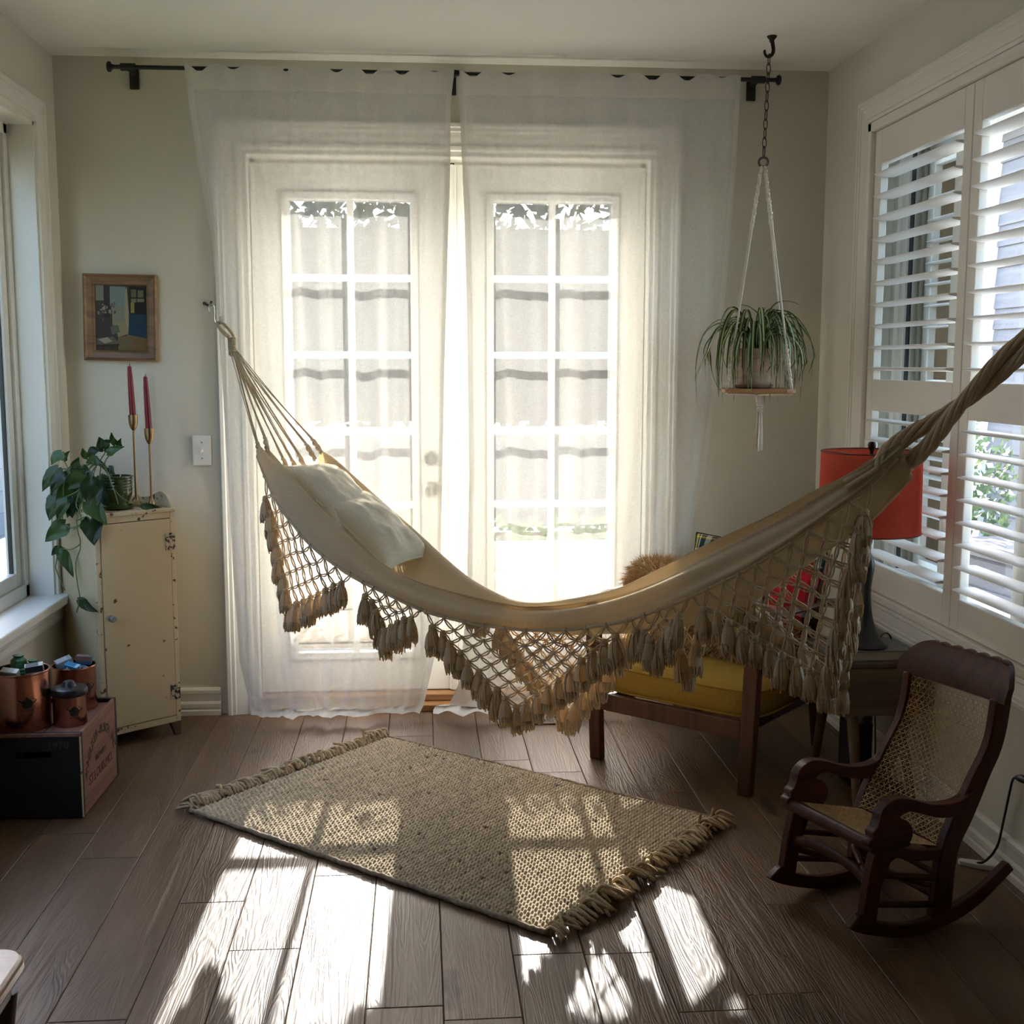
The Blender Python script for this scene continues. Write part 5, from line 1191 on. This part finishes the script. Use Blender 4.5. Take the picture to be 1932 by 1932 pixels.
# dark gear standing under the table
t = empty('speaker_box', (2.70, -.905, 0), math.radians(4), 'black speaker box on the floor under the side table', 'speaker')
MB().box(-.038, .038, -.045, .045, .004, .205).build('enclosure', M_BLACKP, t, smooth=False, bevel=.004)
MB().box(-.033, .033, -.049, -.0445, .02, .19).build('grille', pmat('black_grille_cloth', (.008, .008, .008, 1), .9, bump=.6, bscale=800), t, smooth=False, bevel=.002)
for x, y in ((-.028, -.035), (.028, -.035), (-.028, .035), (.028, .035)): MB().lathe([(.007, 0), (.007, .005)], 10, c=(x, y, 0)).build('foot', M_BLACKP, t)
t = empty('power_adapter', (2.774, -.985, 0), math.radians(24), 'black power brick on the floor behind the table legs', 'adapter')
MB().box(-.022, .022, -.05, .05, 0, .034).build('brick', M_BLACKP, t, smooth=False, bevel=.004)
MB().tube([(0, .05, .016), (.004, .075, .012), (.016, .12, .005), (.03, .17, .004)], .003, 6).build('lead', M_BLACKP, t)
# ------------------------------------------------------------------ child's rocking chair with cane panels
M_MAH = wood_mat('dark_mahogany', srgb(46, 19, 11), srgb(92, 42, 24), .42, axis=0, scale=.9, spec=.3)
M_MAHV = wood_mat('dark_mahogany_upright', srgb(46, 19, 11), srgb(94, 44, 25), .42, axis=2, scale=.9, spec=.3)
M_CANE = pmat('woven_cane', srgb(214, 180, 130), .5, var=.16, vscale=60)
HW = .155
rk = empty('rocking_chair', (2.43 - .3579 * HW, -1.952 + .9338 * HW, 0), math.radians(-159), "child-size dark wood rocking chair with cane back and seat", 'rocking chair')
def spl(pts, n=40, closed=False):
    return [(p.x, p.z) for p in catmull([Vector((a, 0, b)) for a, b in pts], n)]
def side_piece(nm, outline, yc, w, mat=M_MAH, bev=.0035):
    mb = MB(); mb.prism(outline, yc - w / 2, yc + w / 2, lambda a, b, d: (a, d, b)); return mb.build(nm, mat, rk, smooth=True, angle=35, bevel=bev)
RB_ = spl([(.168, .060), (.115, .034), (.014, .004), (-.065, .0), (-.16, .008), (-.251, .040), (-.354, .104)], 26); RT_ = spl([(-.333, .126), (-.248, .078), (-.152, .044), (-.096, .033), (-.003, .034), (.093, .062), (.120, .084), (.142, .082)], 26)
FLg = spl([(.055, .228), (.050, .205), (.066, .165), (.078, .130), (.088, .060)], 14) + spl([(.130, .066), (.124, .11), (.116, .165), (.108, .20), (.100, .232)], 14)
BPo = spl([(-.090, .032), (-.098, .12), (-.106, .18), (-.128, .245), (-.168, .31), (-.200, .365), (-.236, .42), (-.254, .472), (-.263, .545)], 26) + spl([(-.315, .545), (-.305, .476), (-.288, .416), (-.256, .359), (-.226, .299), (-.200, .25), (-.172, .205), (-.158, .15), (-.150, .030)], 26)
ARo = spl([(.108, .240), (.122, .250), (.122, .262), (.112, .268), (.113, .282), (.102, .290), (.094, .306), (.090, .325), (.073, .343), (.042, .352), (0, .344), (-.045, .327), (-.088, .316), (-.137, .313), (-.171, .320), (-.200, .338)], 46) + spl([(-.178, .288), (-.143, .278), (-.093, .283), (-.047, .298), (-.004, .313), (.019, .313), (.033, .305), (.022, .299), (.006, .290), (-.008, .269), (-.004, .244), (.016, .228), (.050, .222), (.085, .226)], 40)
for s in (-1, 1):
    y = s * (HW - .010)
    side_piece('rocker', RB_ + RT_, y, .022); side_piece('front_leg', FLg, y, .026, M_MAHV); side_piece('back_post', BPo, s * (HW - .012), .024, M_MAHV); side_piece('arm', ARo, s * (HW - .008), .030, bev=.005)
    side_piece('seat_rail', spl([(.105, .252), (.02, .228), (-.05, .207), (-.125, .197)], 14) + spl([(-.125, .172), (-.05, .180), (.02, .200), (.09, .222)], 14), s * (HW - .014), .022)
    for a, b in (((.075, .168), (-.100, .127)), ((.085, .098), (-.095, .062))): MB().tube([(a[0], s * (HW - .012), a[1]), (b[0], s * (HW - .012), b[1])], .0085, 10).build('side_stretcher', M_MAH, rk)
mb = MB(); mb.tube([(.106, -HW - .006, .246), (.106, HW + .006, .246)], .0165, 14, flat=.85); mb.build('front_seat_rail', M_MAH, rk)
mb = MB(); mb.tube([(-.125, -HW + .02, .190), (-.125, HW - .02, .190)], .011, 10); mb.build('rear_seat_rail', M_MAH, rk)
mb = MB(); arc = [Vector((.098, -HW + .02, .148)), Vector((.098, -HW * .5, .166)), Vector((.098, 0, .172)), Vector((.098, HW * .5, .166)), Vector((.098, HW - .02, .148))]
mb.tube(catmull(arc, 22), .014, 10, flat=.45, up=(0, 0, 1)); mb.build('front_stretcher', M_MAH, rk)
for z in (.128, .07): mb = MB(); mb.tube([(-.122, -HW + .02, z), (-.122, HW - .02, z)], .008, 10); mb.build('rear_stretcher', M_MAH, rk)
mb = MB(); mb.tube([(.085, -HW + .02, .125), (-.10, HW - .02, .105)], .008, 10); mb.build('cross_stretcher', M_MAH, rk)
mb = MB(); mb.tube([(.085, HW - .02, .125), (-.10, -HW + .02, .100)], .008, 10); mb.build('cross_stretcher', M_MAH, rk)
# crest rail: rounded shoulders, carved scallops along the top, rolled back
CWH = .178
def crest_top(w):
    a = abs(w) / CWH; base = .100 * (1 - max(0, (a - .62) / .38) ** 2.6 * .62)
    if a < .60: base += .006 * abs(math.cos(w / CWH * PI * 4.2)) - .004
    return base
mb = MB(); NW, NHh = 96, 12
for off in (0, 1):
    rows = []
    for i in range(NW + 1):
        w = -CWH + 2 * CWH * i / NW; T = crest_top(w); row = []
        for k in range(NHh + 1):
            h = T * k / NHh; back = -.262 - .18 * h - 3.6 * h * h - .010 * (1 - (w / CWH) ** 2); th = .021 - .05 * h
            row.append((back - off * th, w, .540 + h - .12 * h * (h / .1)))
        rows.append(row)
    mb.grid(rows)
n0 = (NW + 1) * (NHh + 1)
idx = lambda o, i, k: o * n0 + i * (NHh + 1) + k
rim = [(i, NHh) for i in range(NW + 1)] + [(NW, k) for k in range(NHh - 1, -1, -1)] + [(i, 0) for i in range(NW - 1, -1, -1)] + [(0, k) for k in range(1, NHh)]
for q in range(len(rim)):
    a, b = rim[q], rim[(q + 1) % len(rim)]; mb.f.append((idx(0, *a), idx(0, *b), idx(1, *b), idx(1, *a))); mb.m.append(0)
mb.build('crest_rail', M_MAH, rk, angle=50)
BK = catmull([Vector((-.112, 0, .205)), Vector((-.135, 0, .255)), Vector((-.176, 0, .315)), Vector((-.208, 0, .365)), Vector((-.243, 0, .42)), Vector((-.262, 0, .474)), Vector((-.272, 0, .545))], 80)
def back_pt(u, v):    # u across -1..1, v 0..1 up
    p = BK[min(79, max(0, int(v * 79)))]; q = BK[min(79, int(v * 79) + 1)]; t = v * 79 - int(v * 79); p = p.lerp(q, t); return Vector((p.x - .012 * (1 - u * u), u * (HW - .022), p.z))
def seat_pt(u, v):
    return Vector((lerp(.096, -.120, v), u * (HW - .022), lerp(.254, .199, v) - .012 * (1 - u * u) * math.sin(PI * v)))
def cane(fn, nu, nv, name, r=.0011):
    mb = MB()
    def line(a, b, off, rr):
        n = max(3, int(30 * math.hypot((b[0] - a[0]) / 2, b[1] - a[1])))
        P = []
        for k in range(n + 1):
            t = k / n; P.append(fn(lerp(a[0], b[0], t), lerp(a[1], b[1], t)) + Vector((off, 0, off * .4)))
        mb.tube(P, rr, 4, cap=False, flat=.6)
    du, dv = 2 / nu, 1 / nv
    for i in range(nu):
        u = -1 + du * (i + .5)
        for o in (-.17, .17): line((u + o * du, 0), (u + o * du, 1), .0006, r)
    for j in range(nv):
        v = dv * (j + .5)
        for o in (-.17, .17): line((-1, v + o * dv), (1, v + o * dv), -.0003, r)
    for sgn in (1, -1):
        for k in range(-nv, nu + 1):
            # one diagonal per cell corner
            u0 = -1 + du * k; pts = []
            a = (u0, 0) if sgn > 0 else (-u0, 0); b = (u0 + du * nv, 1) if sgn > 0 else (-(u0 + du * nv), 1)
            t0, t1 = 0.0, 1.0
            lo = (-1 - a[0]) / (b[0] - a[0]); hi_ = (1 - a[0]) / (b[0] - a[0]); t0, t1 = max(0, min(lo, hi_)), min(1, max(lo, hi_))
            if t1 - t0 > .02: line((lerp(a[0], b[0], t0), t0), (lerp(a[0], b[0], t1), t1), .0013, r * .95)
    tag(mb.build(name, M_CANE, rk, angle=0), kind='stuff')
cane(back_pt, 15, 21, 'cane_back', .0009); cane(seat_pt, 18, 14, 'cane_seat', .0010)
# ------------------------------------------------------------------ outlet, cord and floor plug
t = empty('wall_outlet', (RW - .001, -1.745, .30), 0, 'white wall outlet plate low on the shutter wall', 'outlet')
MB().box(-.006, 0, -.035, .035, -.057, .057).build('plate', M_WHITEP, t, smooth=False, bevel=.003)
for z in (-.021, .021): MB().box(-.0085, -.005, -.016, .016, z - .014, z + .014).build('socket', M_WHITEP, t, smooth=False, bevel=.003)
t = empty('power_cord', (RW - .01, -1.735, .296), 0, 'black power cord dropping from the wall outlet to the floor', 'cord')
o_ = Vector(t.location)
mb = MB(); mb.tube([Vector(p) - o_ for p in [(2.842, -1.738, .30), (2.828, -1.738, .30), (2.822, -1.72, .298), (2.824, -1.695, .292)]], [.012, .012, .0105, .0065], 10); mb.build('plug', M_BLACKP, t)
mb = MB(); mb.tube([Vector(p) - o_ for p in catmull([Vector(p) for p in [(2.824, -1.695, .292), (2.828, -1.668, .276), (2.832, -1.648, .235), (2.832, -1.628, .16), (2.829, -1.612, .085), (2.822, -1.604, .055), (2.812, -1.598, .035), (2.800, -1.588, .018), (2.788, -1.580, .0125)]], 50)], .0034, 8); mb.build('cable', M_BLACKP, t)
t = empty('extension_plug', (2.792, -1.575, 0), math.radians(-30), 'flat white extension socket lying on the floor by the right baseboard', 'socket')
mb = MB(); mb.prism([(-.045, -.011), (-.05, 0), (-.045, .011), (.0, .016), (.05, .014), (.055, 0), (.05, -.014), (0, -.016)], 0, .013, lambda a, b, d: (a, b, d)); mb.build('housing', M_WHITEP, t, bevel=.002)
# ------------------------------------------------------------------ floor register under the curtain
t = empty('floor_vent', (1.715, -.178, 0), math.radians(-1), 'brown slotted floor vent half hidden by the curtain hem', 'vent')
M_VENT = pmat('brown_vent_metal', srgb(120, 92, 64), .45)
MB().box(-.125, .125, -.045, .045, .0002, .0012).build('duct_shade_sheet', M_BLACKP, t, smooth=False)  # flat black sheet stands in for the shade of the duct below the slots
mb = MB()
for a in ((-.13, .13, -.05, -.036), (-.13, .13, .036, .05), (-.13, -.118, -.036, .036), (.118, .13, -.036, .036)): mb.box(a[0], a[1], a[2], a[3], .0012, .005)
mb.build('vent_frame', M_VENT, t, smooth=False, bevel=.001)
sm = MB().box(-.0028, .0028, -.036, .036, .0012, .0045).mesh('slat', M_VENT, False)
for k in range(21): link_mesh('slat', sm, t, (-.108 + .0108 * k, 0, 0))
# ------------------------------------------------------------------ edge of a dining chair, near left
M_BEECH = wood_mat('warm_chair_wood', srgb(120, 82, 56), srgb(168, 124, 90), .3, axis=0)
M_DARKP = wood_mat('dark_chair_wood', srgb(36, 22, 15), srgb(62, 40, 28), .4, axis=2)
fc = empty('dining_chair', (.478, -2.97, 0), 0, 'wooden dining chair in the bottom left corner, only its rounded seat corner showing', 'chair')
poly = []
for cx_, cy_, a0 in ((.185, .175, 0), (-.185, .175, 90), (-.185, -.175, 180), (.185, -.175, 270)):
    for k in range(7): a = math.radians(a0 + 15 * k); poly.append((cx_ + .04 * math.cos(a), cy_ + .04 * math.sin(a)))
mb = MB(); mb.prism(poly, .437, .462, lambda a, b, d: (a, b, d)); mb.build('seat', M_BEECH, fc, bevel=.007)
mb = MB(); mb.prism([(a * .93, b * .93) for a, b in poly], .405, .437, lambda a, b, d: (a, b, d)); mb.build('apron', M_DARKP, fc, bevel=.003)
for sx in (-1, 1):
    for sy in (-1, 1):
        mb = MB(); mb.tube([(sx * .19, sy * .18, .41), (sx * .155, sy * .15, 0)], [.024, .014], 12); mb.build('leg', M_DARKP, fc)
for sy in (-1, 1): mb = MB(); mb.tube([(-.20, sy * .16, .45), (-.235, sy * .165, .65), (-.285, sy * .165, .84)], [.016, .014, .012], 10); mb.build('back_post', M_BEECH, fc)
mb = MB(); mb.tube([(-.265, -.175, .79), (-.285, 0, .79), (-.265, .175, .79)], .035, 12, flat=.25, up=(0, 0, 1)); mb.build('back_rail', M_BEECH, fc)
# ------------------------------------------------------------------ rug
RCc = Vector((1.386, -1.116, 0)); RA = math.atan2(-.653, .757)
rug = empty('rug', RCc, RA, 'chunky cream wool rug with thick tasselled ends on the plank floor', 'rug')
RL_, RWd = 1.31, .885
NLp, NWp = 92, 52; SUB = 4
gx, gy = NLp * SUB, NWp * SUB
rr = random.Random(31)
hgt = [[rr.uniform(.75, 1.15) for _ in range(NWp + 1)] for _ in range(NLp)]
ofs = [rr.random() for _ in range(NLp)]
colr = [[None] * (NWp + 1) for _ in range(NLp)]
for i in range(NLp):
    rowc = rr.uniform(-.05, .05)
    for j in range(NWp + 1):
        q = rr.random(); b = .90 + rowc + rr.uniform(-.10, .10)
        c = (206, 188, 158)
        if q < .005: c = (136, 122, 106)
        elif q < .03: c = (190, 172, 144)
        elif q < .10: c = (200, 182, 150)
        l = srgb(*c); colr[i][j] = (l[0] * b, l[1] * b, l[2] * b)
vs, fs, fc_ = [], [], []
for i in range(gx + 1):
    ci = min(NLp - 1, i // SUB); fx = (i % SUB) / SUB if i < gx else 1.0
    for j in range(gy + 1):
        x = -RL_ / 2 + RL_ * i / gx; y = -RWd / 2 + RWd * j / gy
        yy = (j / SUB + (.5 if ci % 2 else 0) + .3 * ofs[ci]); cj = min(NWp, int(yy)); fy = yy - int(yy)
        bump = math.sin(PI * fx) ** .7 * (math.sin(PI * fy) ** .6)
        ey = min(j, gy - j) / SUB; ex = min(i, gx - i) / SUB
        edge = min(1, ey / 1.0) ** .5 * min(1, ex / 1.0) ** .5
        z = (.0085 + .0085 * bump * hgt[ci][cj]) * (.15 + .85 * edge) + .0012 * math.sin(9 * x + 4 * y)
        wob = .003 * math.sin(x * 14 + 1) + .002 * math.sin(x * 33)
        vs.append((x + .0018 * math.sin(PI * fy * 2), y + wob * (1 if y > 0 else .6), z))
for i in range(gx):
    for j in range(gy):
        a = i * (gy + 1) + j; fs.append((a, a + 1, a + gy + 2, a + gy + 1))
        ci = i // SUB; yy = ((j + .5) / SUB + (.5 if ci % 2 else 0) + .3 * ofs[ci]); fc_.append(colr[ci][min(NWp, int(yy))])
me = bpy.data.meshes.new('pile'); me.from_pydata(vs, [], fs); me.polygons.foreach_set('use_smooth', [True] * len(fs))
M_WOOL = col_mat('flecked_wool', .95, .6, 900); me.materials.append(M_WOOL)
pile = link_mesh('pile', me, rug); pile['kind'] = 'stuff'; setcol(pile, fc_)
M_EDGE = pmat('rug_edge_wool', srgb(150, 132, 108), .95, var=.3, vscale=90, bump=.8, bscale=240)
for s in (-1, 1):
    mb = MB(); P = [(x, s * (RWd / 2 - .002) + .002 * math.sin(x * 60), .0075) for x in [-RL_ / 2 + RL_ * k / 120 for k in range(121)]]
    mb.tube(P, [.0075 + .0012 * math.sin(k * 2.4) for k in range(121)], 8); mb.build('side_binding', M_EDGE, rug, angle=0)
M_FRINGE = pmat('rug_fringe_wool', srgb(206, 188, 156), .95, var=.0, alt=srgb(184, 156, 116), vscale=40, bump=.9, bscale=300)
def fringe_me(seed):
    r = random.Random(seed); mb = MB(); L = r.uniform(.055, .082); up = r.uniform(.008, .026); sd = r.uniform(-.018, .018); tipz = r.uniform(.004, .022)
    P = catmull([Vector((0, 0, .008)), Vector((.016, sd * .2, .010 + up)), Vector((L * .55, sd * .7, .010 + up * .8)), Vector((L, sd, .004 + tipz * .5))], 9)
    mb.tube(P, [r.uniform(.0042, .0054) * (1 + .10 * math.sin(k * 2.1)) for k in range(8)] + [.0034], 7); return mb.mesh('fringe_strand', M_FRINGE, True, 0)
FM = [fringe_me(60 + k) for k in range(14)]
def fringe_up(seed):
    r = random.Random(seed); mb = MB(); L = r.uniform(.04, .055); sd = r.uniform(-.015, .015)
    P = catmull([Vector((0, 0, .008)), Vector((.010, sd * .2, .022)), Vector((.016, sd * .7, .012 + L * .7)), Vector((.018, sd, L))], 8)
    mb.tube(P, [.0046] * 7 + [.0034], 7); return mb.mesh('fringe_strand', M_FRINGE, True, 0)
FU = [fringe_up(90 + k) for k in range(4)]
fr_ = random.Random(17)
for s in (-1, 1):
    n = 112
    for k in range(n):
        y = -RWd / 2 + RWd * (k + .5) / n + fr_.uniform(-.003, .003); up = fr_.random() < .07; m = fr_.choice(FU if up else FM)
        a = (0 if s > 0 else PI) + fr_.uniform(-.42, .42) * (1.3 if s > 0 else 1)
        o = link_mesh('fringe_strand', m, rug, (s * (RL_ / 2 - .006 + fr_.uniform(-.008, .004)), y, fr_.choice((0, 0, .004, .010))), (0, 0, a), None)
        q = fr_.uniform(.82, 1.1); o.scale = (q, q, q)
mb = MB()
for s in (-1, 1):
    for k in range(26):
        y0 = fr_.uniform(-RWd / 2, RWd / 2 - .05); P = [(s * (RL_ / 2 + fr_.uniform(0, .03)), y0 + .012 * q + fr_.uniform(-.004, .004), .012 + .012 * abs(math.sin(q * 2.1))) for q in range(4)]
        mb.tube(catmull([Vector(p) for p in P], 10), .0018, 5)
tag(mb.build('loose_jute', pmat('jute_thread', srgb(168, 128, 84), .95, var=.2), rug, angle=0), kind='stuff')
# ------------------------------------------------------------------ outside
GZ = -.35
M_GROUND = pmat('dark_lawn_ground', srgb(84, 86, 62), .95, var=.2, vscale=6, bump=.5, bscale=60)
struct(MB().box(-30, 30, -22, 45, GZ - .2, GZ).build('ground', M_GROUND, smooth=False))
M_DECK = wood_mat('weathered_deck', srgb(206, 200, 188), srgb(228, 222, 210), .8, axis=0, scale=.4)
dk = struct(empty('deck_floor', (1.4, 1.3, -.03)))
dm = MB().box(-3.4, 3.4, -.066, .066, -.03, 0).mesh('board', M_DECK, False)
for k in range(38): link_mesh('board', dm, dk, (0, -1.08 + .139 * k, 0))
M_FENCE = wood_mat('grey_fence_board', srgb(120, 110, 98), srgb(156, 146, 132), .8, axis=2, scale=.4)
fe = empty('garden_fence', (1.4, 7.2, GZ), 0, 'grey board fence beyond the deck, seen through the sheer curtains', 'fence')
fm = MB().box(-.068, .068, -.01, .01, 0.04, 1.0).mesh('board', M_FENCE, False)
for k in range(50): link_mesh('board', fm, fe, (-3.5 + .1402 * k, 0, 0))
for z in (.25, .8): MB().box(-3.57, 3.5, .01, .05, z - .04, z + .04).build('rail', M_FENCE, fe, smooth=False)
for x in (-3.5, -1.2, 1.2, 3.4): MB().box(x - .045, x + .045, .05, .14, 0, 1.04).build('post', M_FENCE, fe, smooth=False)
M_BARK = pmat('tree_bark', srgb(70, 58, 48), .95, var=.3, vscale=12, bump=.8, bscale=30)
M_TREE = leafy('tree_leaf', srgb(30, 40, 26), srgb(70, 82, 52), .6, .15)
he = empty('hedge', (1.5, 23, GZ), 0, 'tall dense evergreen hedge beyond the garden fence, dark behind the door glass', 'hedge'); r = random.Random(40)
mb = MB()
for k in range(20): x = -19 + 2 * k; mb.tube([(x, 0, 0), (x + .05, .1, 2.4), (x - .04, 0, 5)], [.2, .15, .08], 7)
mb.build('trunk', M_BARK, he)
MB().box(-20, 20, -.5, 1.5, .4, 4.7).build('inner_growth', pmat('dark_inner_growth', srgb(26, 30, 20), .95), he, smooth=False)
lb = MB()
for k in range(15000):
    x = r.uniform(-20, 20); y = r.uniform(-1.4, 1.8); z = .05 + 6.6 * r.random() ** .85; top = 6.1 + .5 * noise.noise(Vector((x * .5, 2, 0)))
    if z > top: continue
    p = Vector((x, y - .25 * (1 - abs(z / 3 - 1)), z)); s1 = r.uniform(.14, .24); d1 = Vector((r.uniform(-1, 1), r.uniform(-1, 1), r.uniform(-1, 1))).normalized(); d2 = d1.orthogonal().normalized()
    lb.add([p - d1 * s1, p + d2 * s1 * .6, p + d1 * s1, p - d2 * s1 * .6], [(0, 1, 2, 3)])
tag(lb.build('foliage', M_TREE, he, smooth=False), kind='stuff')
# neighbour's house past the shutters
M_SID = pmat('grey_lap_siding', srgb(122, 120, 120), .8, var=.06, vscale=5, stretch=(1, 1, 6)); M_SID2 = pmat('white_house_trim', srgb(226, 226, 224), .6)
nb = empty('neighbor_house', (6.0, 8.6, GZ), 0, 'grey sided neighbouring house seen through the shutters', 'house')
bm_ = MB(); bm_.add([(0, -7, 0), (0, 5, 0), (0, 5, .172), (0, -7, .172), (-.022, -7, 0), (-.022, 5, 0), (-.006, 5, .172), (-.006, -7, .172)], [(0, 1, 2, 3), (4, 5, 6, 7), (0, 1, 5, 4), (3, 2, 6, 7), (0, 3, 7, 4), (1, 2, 6, 5)]); sdm = bm_.mesh('siding_board', M_SID, False)
for k in range(22): link_mesh('siding_board', sdm, nb, (0, 0, .165 * k))
MB().box(.0, 5.0, -7, 5, 0, 3.6).build('house_wall', M_SID, nb, smooth=False)
MB().box(-.4, 5.2, -7.3, 5.3, 3.6, 3.75).build('eave', M_SID2, nb, smooth=False)
mb = MB(); mb.add([(-.5, -7.4, 3.75), (-.5, 5.4, 3.75), (2.5, 5.4, 5.4), (2.5, -7.4, 5.4)], [(0, 1, 2, 3)]); mb.add([(2.5, -7.4, 5.4), (2.5, 5.4, 5.4), (5.4, 5.4, 3.75), (5.4, -7.4, 3.75)], [(0, 1, 2, 3)]); mb.build('roof', pmat('brown_shingle_roof', srgb(96, 84, 76), .9, var=.2, vscale=8), nb, smooth=False)
for y in (-7, -3.6, -1.0, 1.8, 4.9): MB().box(-.05, .0, y - .07, y + .07, 0, 3.6).build('trim_board', M_SID2, nb, smooth=False)
for y0, y1 in ((-2.9, -1.7), (-.2, 1.0), (2.6, 3.9)):
    w = MB(); w.box(-.07, -.02, y0 - .08, y1 + .08, 1.3, 1.38); w.box(-.07, -.02, y0 - .08, y1 + .08, 2.6, 2.68); w.box(-.07, -.02, y0 - .08, y0, 1.38, 2.6); w.box(-.07, -.02, y1, y1 + .08, 1.38, 2.6); w.box(-.06, -.03, (y0 + y1) / 2 - .02, (y0 + y1) / 2 + .02, 1.38, 2.6)
    f = w.build('house_window', M_SID2, nb, smooth=False); g = MB(); g.add([(-.035, y0, 1.38), (-.035, y1, 1.38), (-.035, y1, 2.6), (-.035, y0, 2.6)], [(0, 1, 2, 3)]); g.build('pane', pmat('dark_house_glass', (.03, .035, .04, 1), .08), f, smooth=False)
# flowering shrub outside the shutters
M_SHRUB = leafy('shrub_leaf', srgb(58, 78, 48), srgb(128, 146, 98), .5, .3); M_FLOWER = pmat('white_petal', srgb(236, 236, 228), .7)
t = empty('flowering_shrub', (4.75, 3.2, GZ), 0, 'white flowering shrub outside the shutters, low behind the rope', 'shrub'); r = random.Random(2)
lb, fl = MB(), MB()
for k in range(2600):
    u = r.random() ** .4; a = r.uniform(0, 6.28); c = r.uniform(-1, 1); s = math.sqrt(1 - c * c); p = Vector((.55 * u * s * math.cos(a), .6 * u * s * math.sin(a), .85 + .62 * u * c)); s1 = .035
    d1 = Vector((r.uniform(-1, 1), r.uniform(-1, 1), r.uniform(-1, 1))).normalized(); d2 = d1.orthogonal().normalized()
    (fl if k % 5 == 0 else lb).add([p - d1 * s1, p + d2 * s1 * .6, p + d1 * s1, p - d2 * s1 * .6], [(0, 1, 2, 3)])
tag(lb.build('foliage', M_SHRUB, t, smooth=False), kind='stuff'); tag(fl.build('flowers', M_FLOWER, t, smooth=False), kind='stuff')
mb = MB(); r = random.Random(3)
for k in range(9): a = r.uniform(0, 6.28); mb.tube([(0, 0, 0), (.12 * math.cos(a), .12 * math.sin(a), .5), (.3 * math.cos(a), .3 * math.sin(a), 1.1)], [.018, .012, .006], 6)
mb.build('stem', M_BARK, t)
# bench with a dark cover on the side patio
struct(MB().box(3.05, 9.1, -8, 1.8, GZ, GZ + .03).build('pavement', pmat('pale_concrete_path', srgb(222, 219, 210), .85, var=.06, vscale=4), smooth=False))
t = empty('patio_box', (4.75, 1.35, GZ + .03), math.radians(8), 'dark grey covered storage box on the pale patio outside the shutters', 'box')
M_COVERD = pmat('charcoal_cover', srgb(66, 68, 74), .7, var=.08, bump=.3, bscale=60)
MB().box(-.35, .35, -.55, .55, 0, .62).build('bin', M_COVERD, t, smooth=False, bevel=.02); MB().box(-.38, .38, -.58, .58, .62, .70).build('lid', M_COVERD, t, smooth=False, bevel=.02)
for z in (.2, .42): MB().box(-.365, -.345, -.5, .5, z, z + .03).build('band', M_COVERD, t, smooth=False)
# wall outside the left window, made tall and long to block sky light
lw = empty('sky_block_wall', (-2.4, -.5, GZ), 0, 'blue grey boarded wall outside the left window, raised and lengthened to block sky light', 'wall'); M_LW = pmat('blue_grey_board', srgb(108, 116, 122), .8, var=.08, vscale=5)
wm = MB().box(0, .03, -8, 16, 0, .19).mesh('board', M_LW, False)
for k in range(24): link_mesh('board', wm, lw, (0, 0, .195 * k))
for y in (-7.9, -5.2, -2.4, .6, 3.4, 6.5, 9.6, 12.7): MB().box(-.09, 0, y - .045, y + .045, 0, 4.7).build('post', M_LW, lw, smooth=False)

# long planter added outside the doors to cut off the low sun
M_PLANT = pmat('pale_planter_wood', srgb(176, 166, 150), .8, var=.12, vscale=8)
t = empty('sun_block_planter', (1.4, .80, -.03), 0, 'long pale planter box added outside the french doors to block the low sun', 'planter')
for z in (0, .15, .30, .45): MB().box(-1.3, 1.3, -.16, -.14, z + .004, z + .146).build('front_board', M_PLANT, t, smooth=False, bevel=.003); MB().box(-1.3, 1.3, .14, .16, z + .004, z + .146).build('rear_board', M_PLANT, t, smooth=False, bevel=.003)
for x in (-1.31, 1.29): MB().box(x, x + .02, -.16, .16, 0, .6).build('end_board', M_PLANT, t, smooth=False, bevel=.003)
MB().box(-1.29, 1.29, -.14, .14, .02, .56).build('soil', M_SOIL, t, smooth=False)
lb = MB(); r = random.Random(77)
for k in range(900):
    p = Vector((r.uniform(-1.27, 1.27), r.uniform(-.13, .13), .56 + .12 * r.random() ** 1.5)); s1 = .03; d1 = Vector((r.uniform(-1, 1), r.uniform(-1, 1), r.uniform(-.3, 1))).normalized(); d2 = d1.orthogonal().normalized()
    lb.add([p - d1 * s1, p + d2 * s1 * .6, p + d1 * s1, p - d2 * s1 * .6], [(0, 1, 2, 3)])
tag(lb.build('foliage', M_SHRUB, t, smooth=False), kind='stuff')
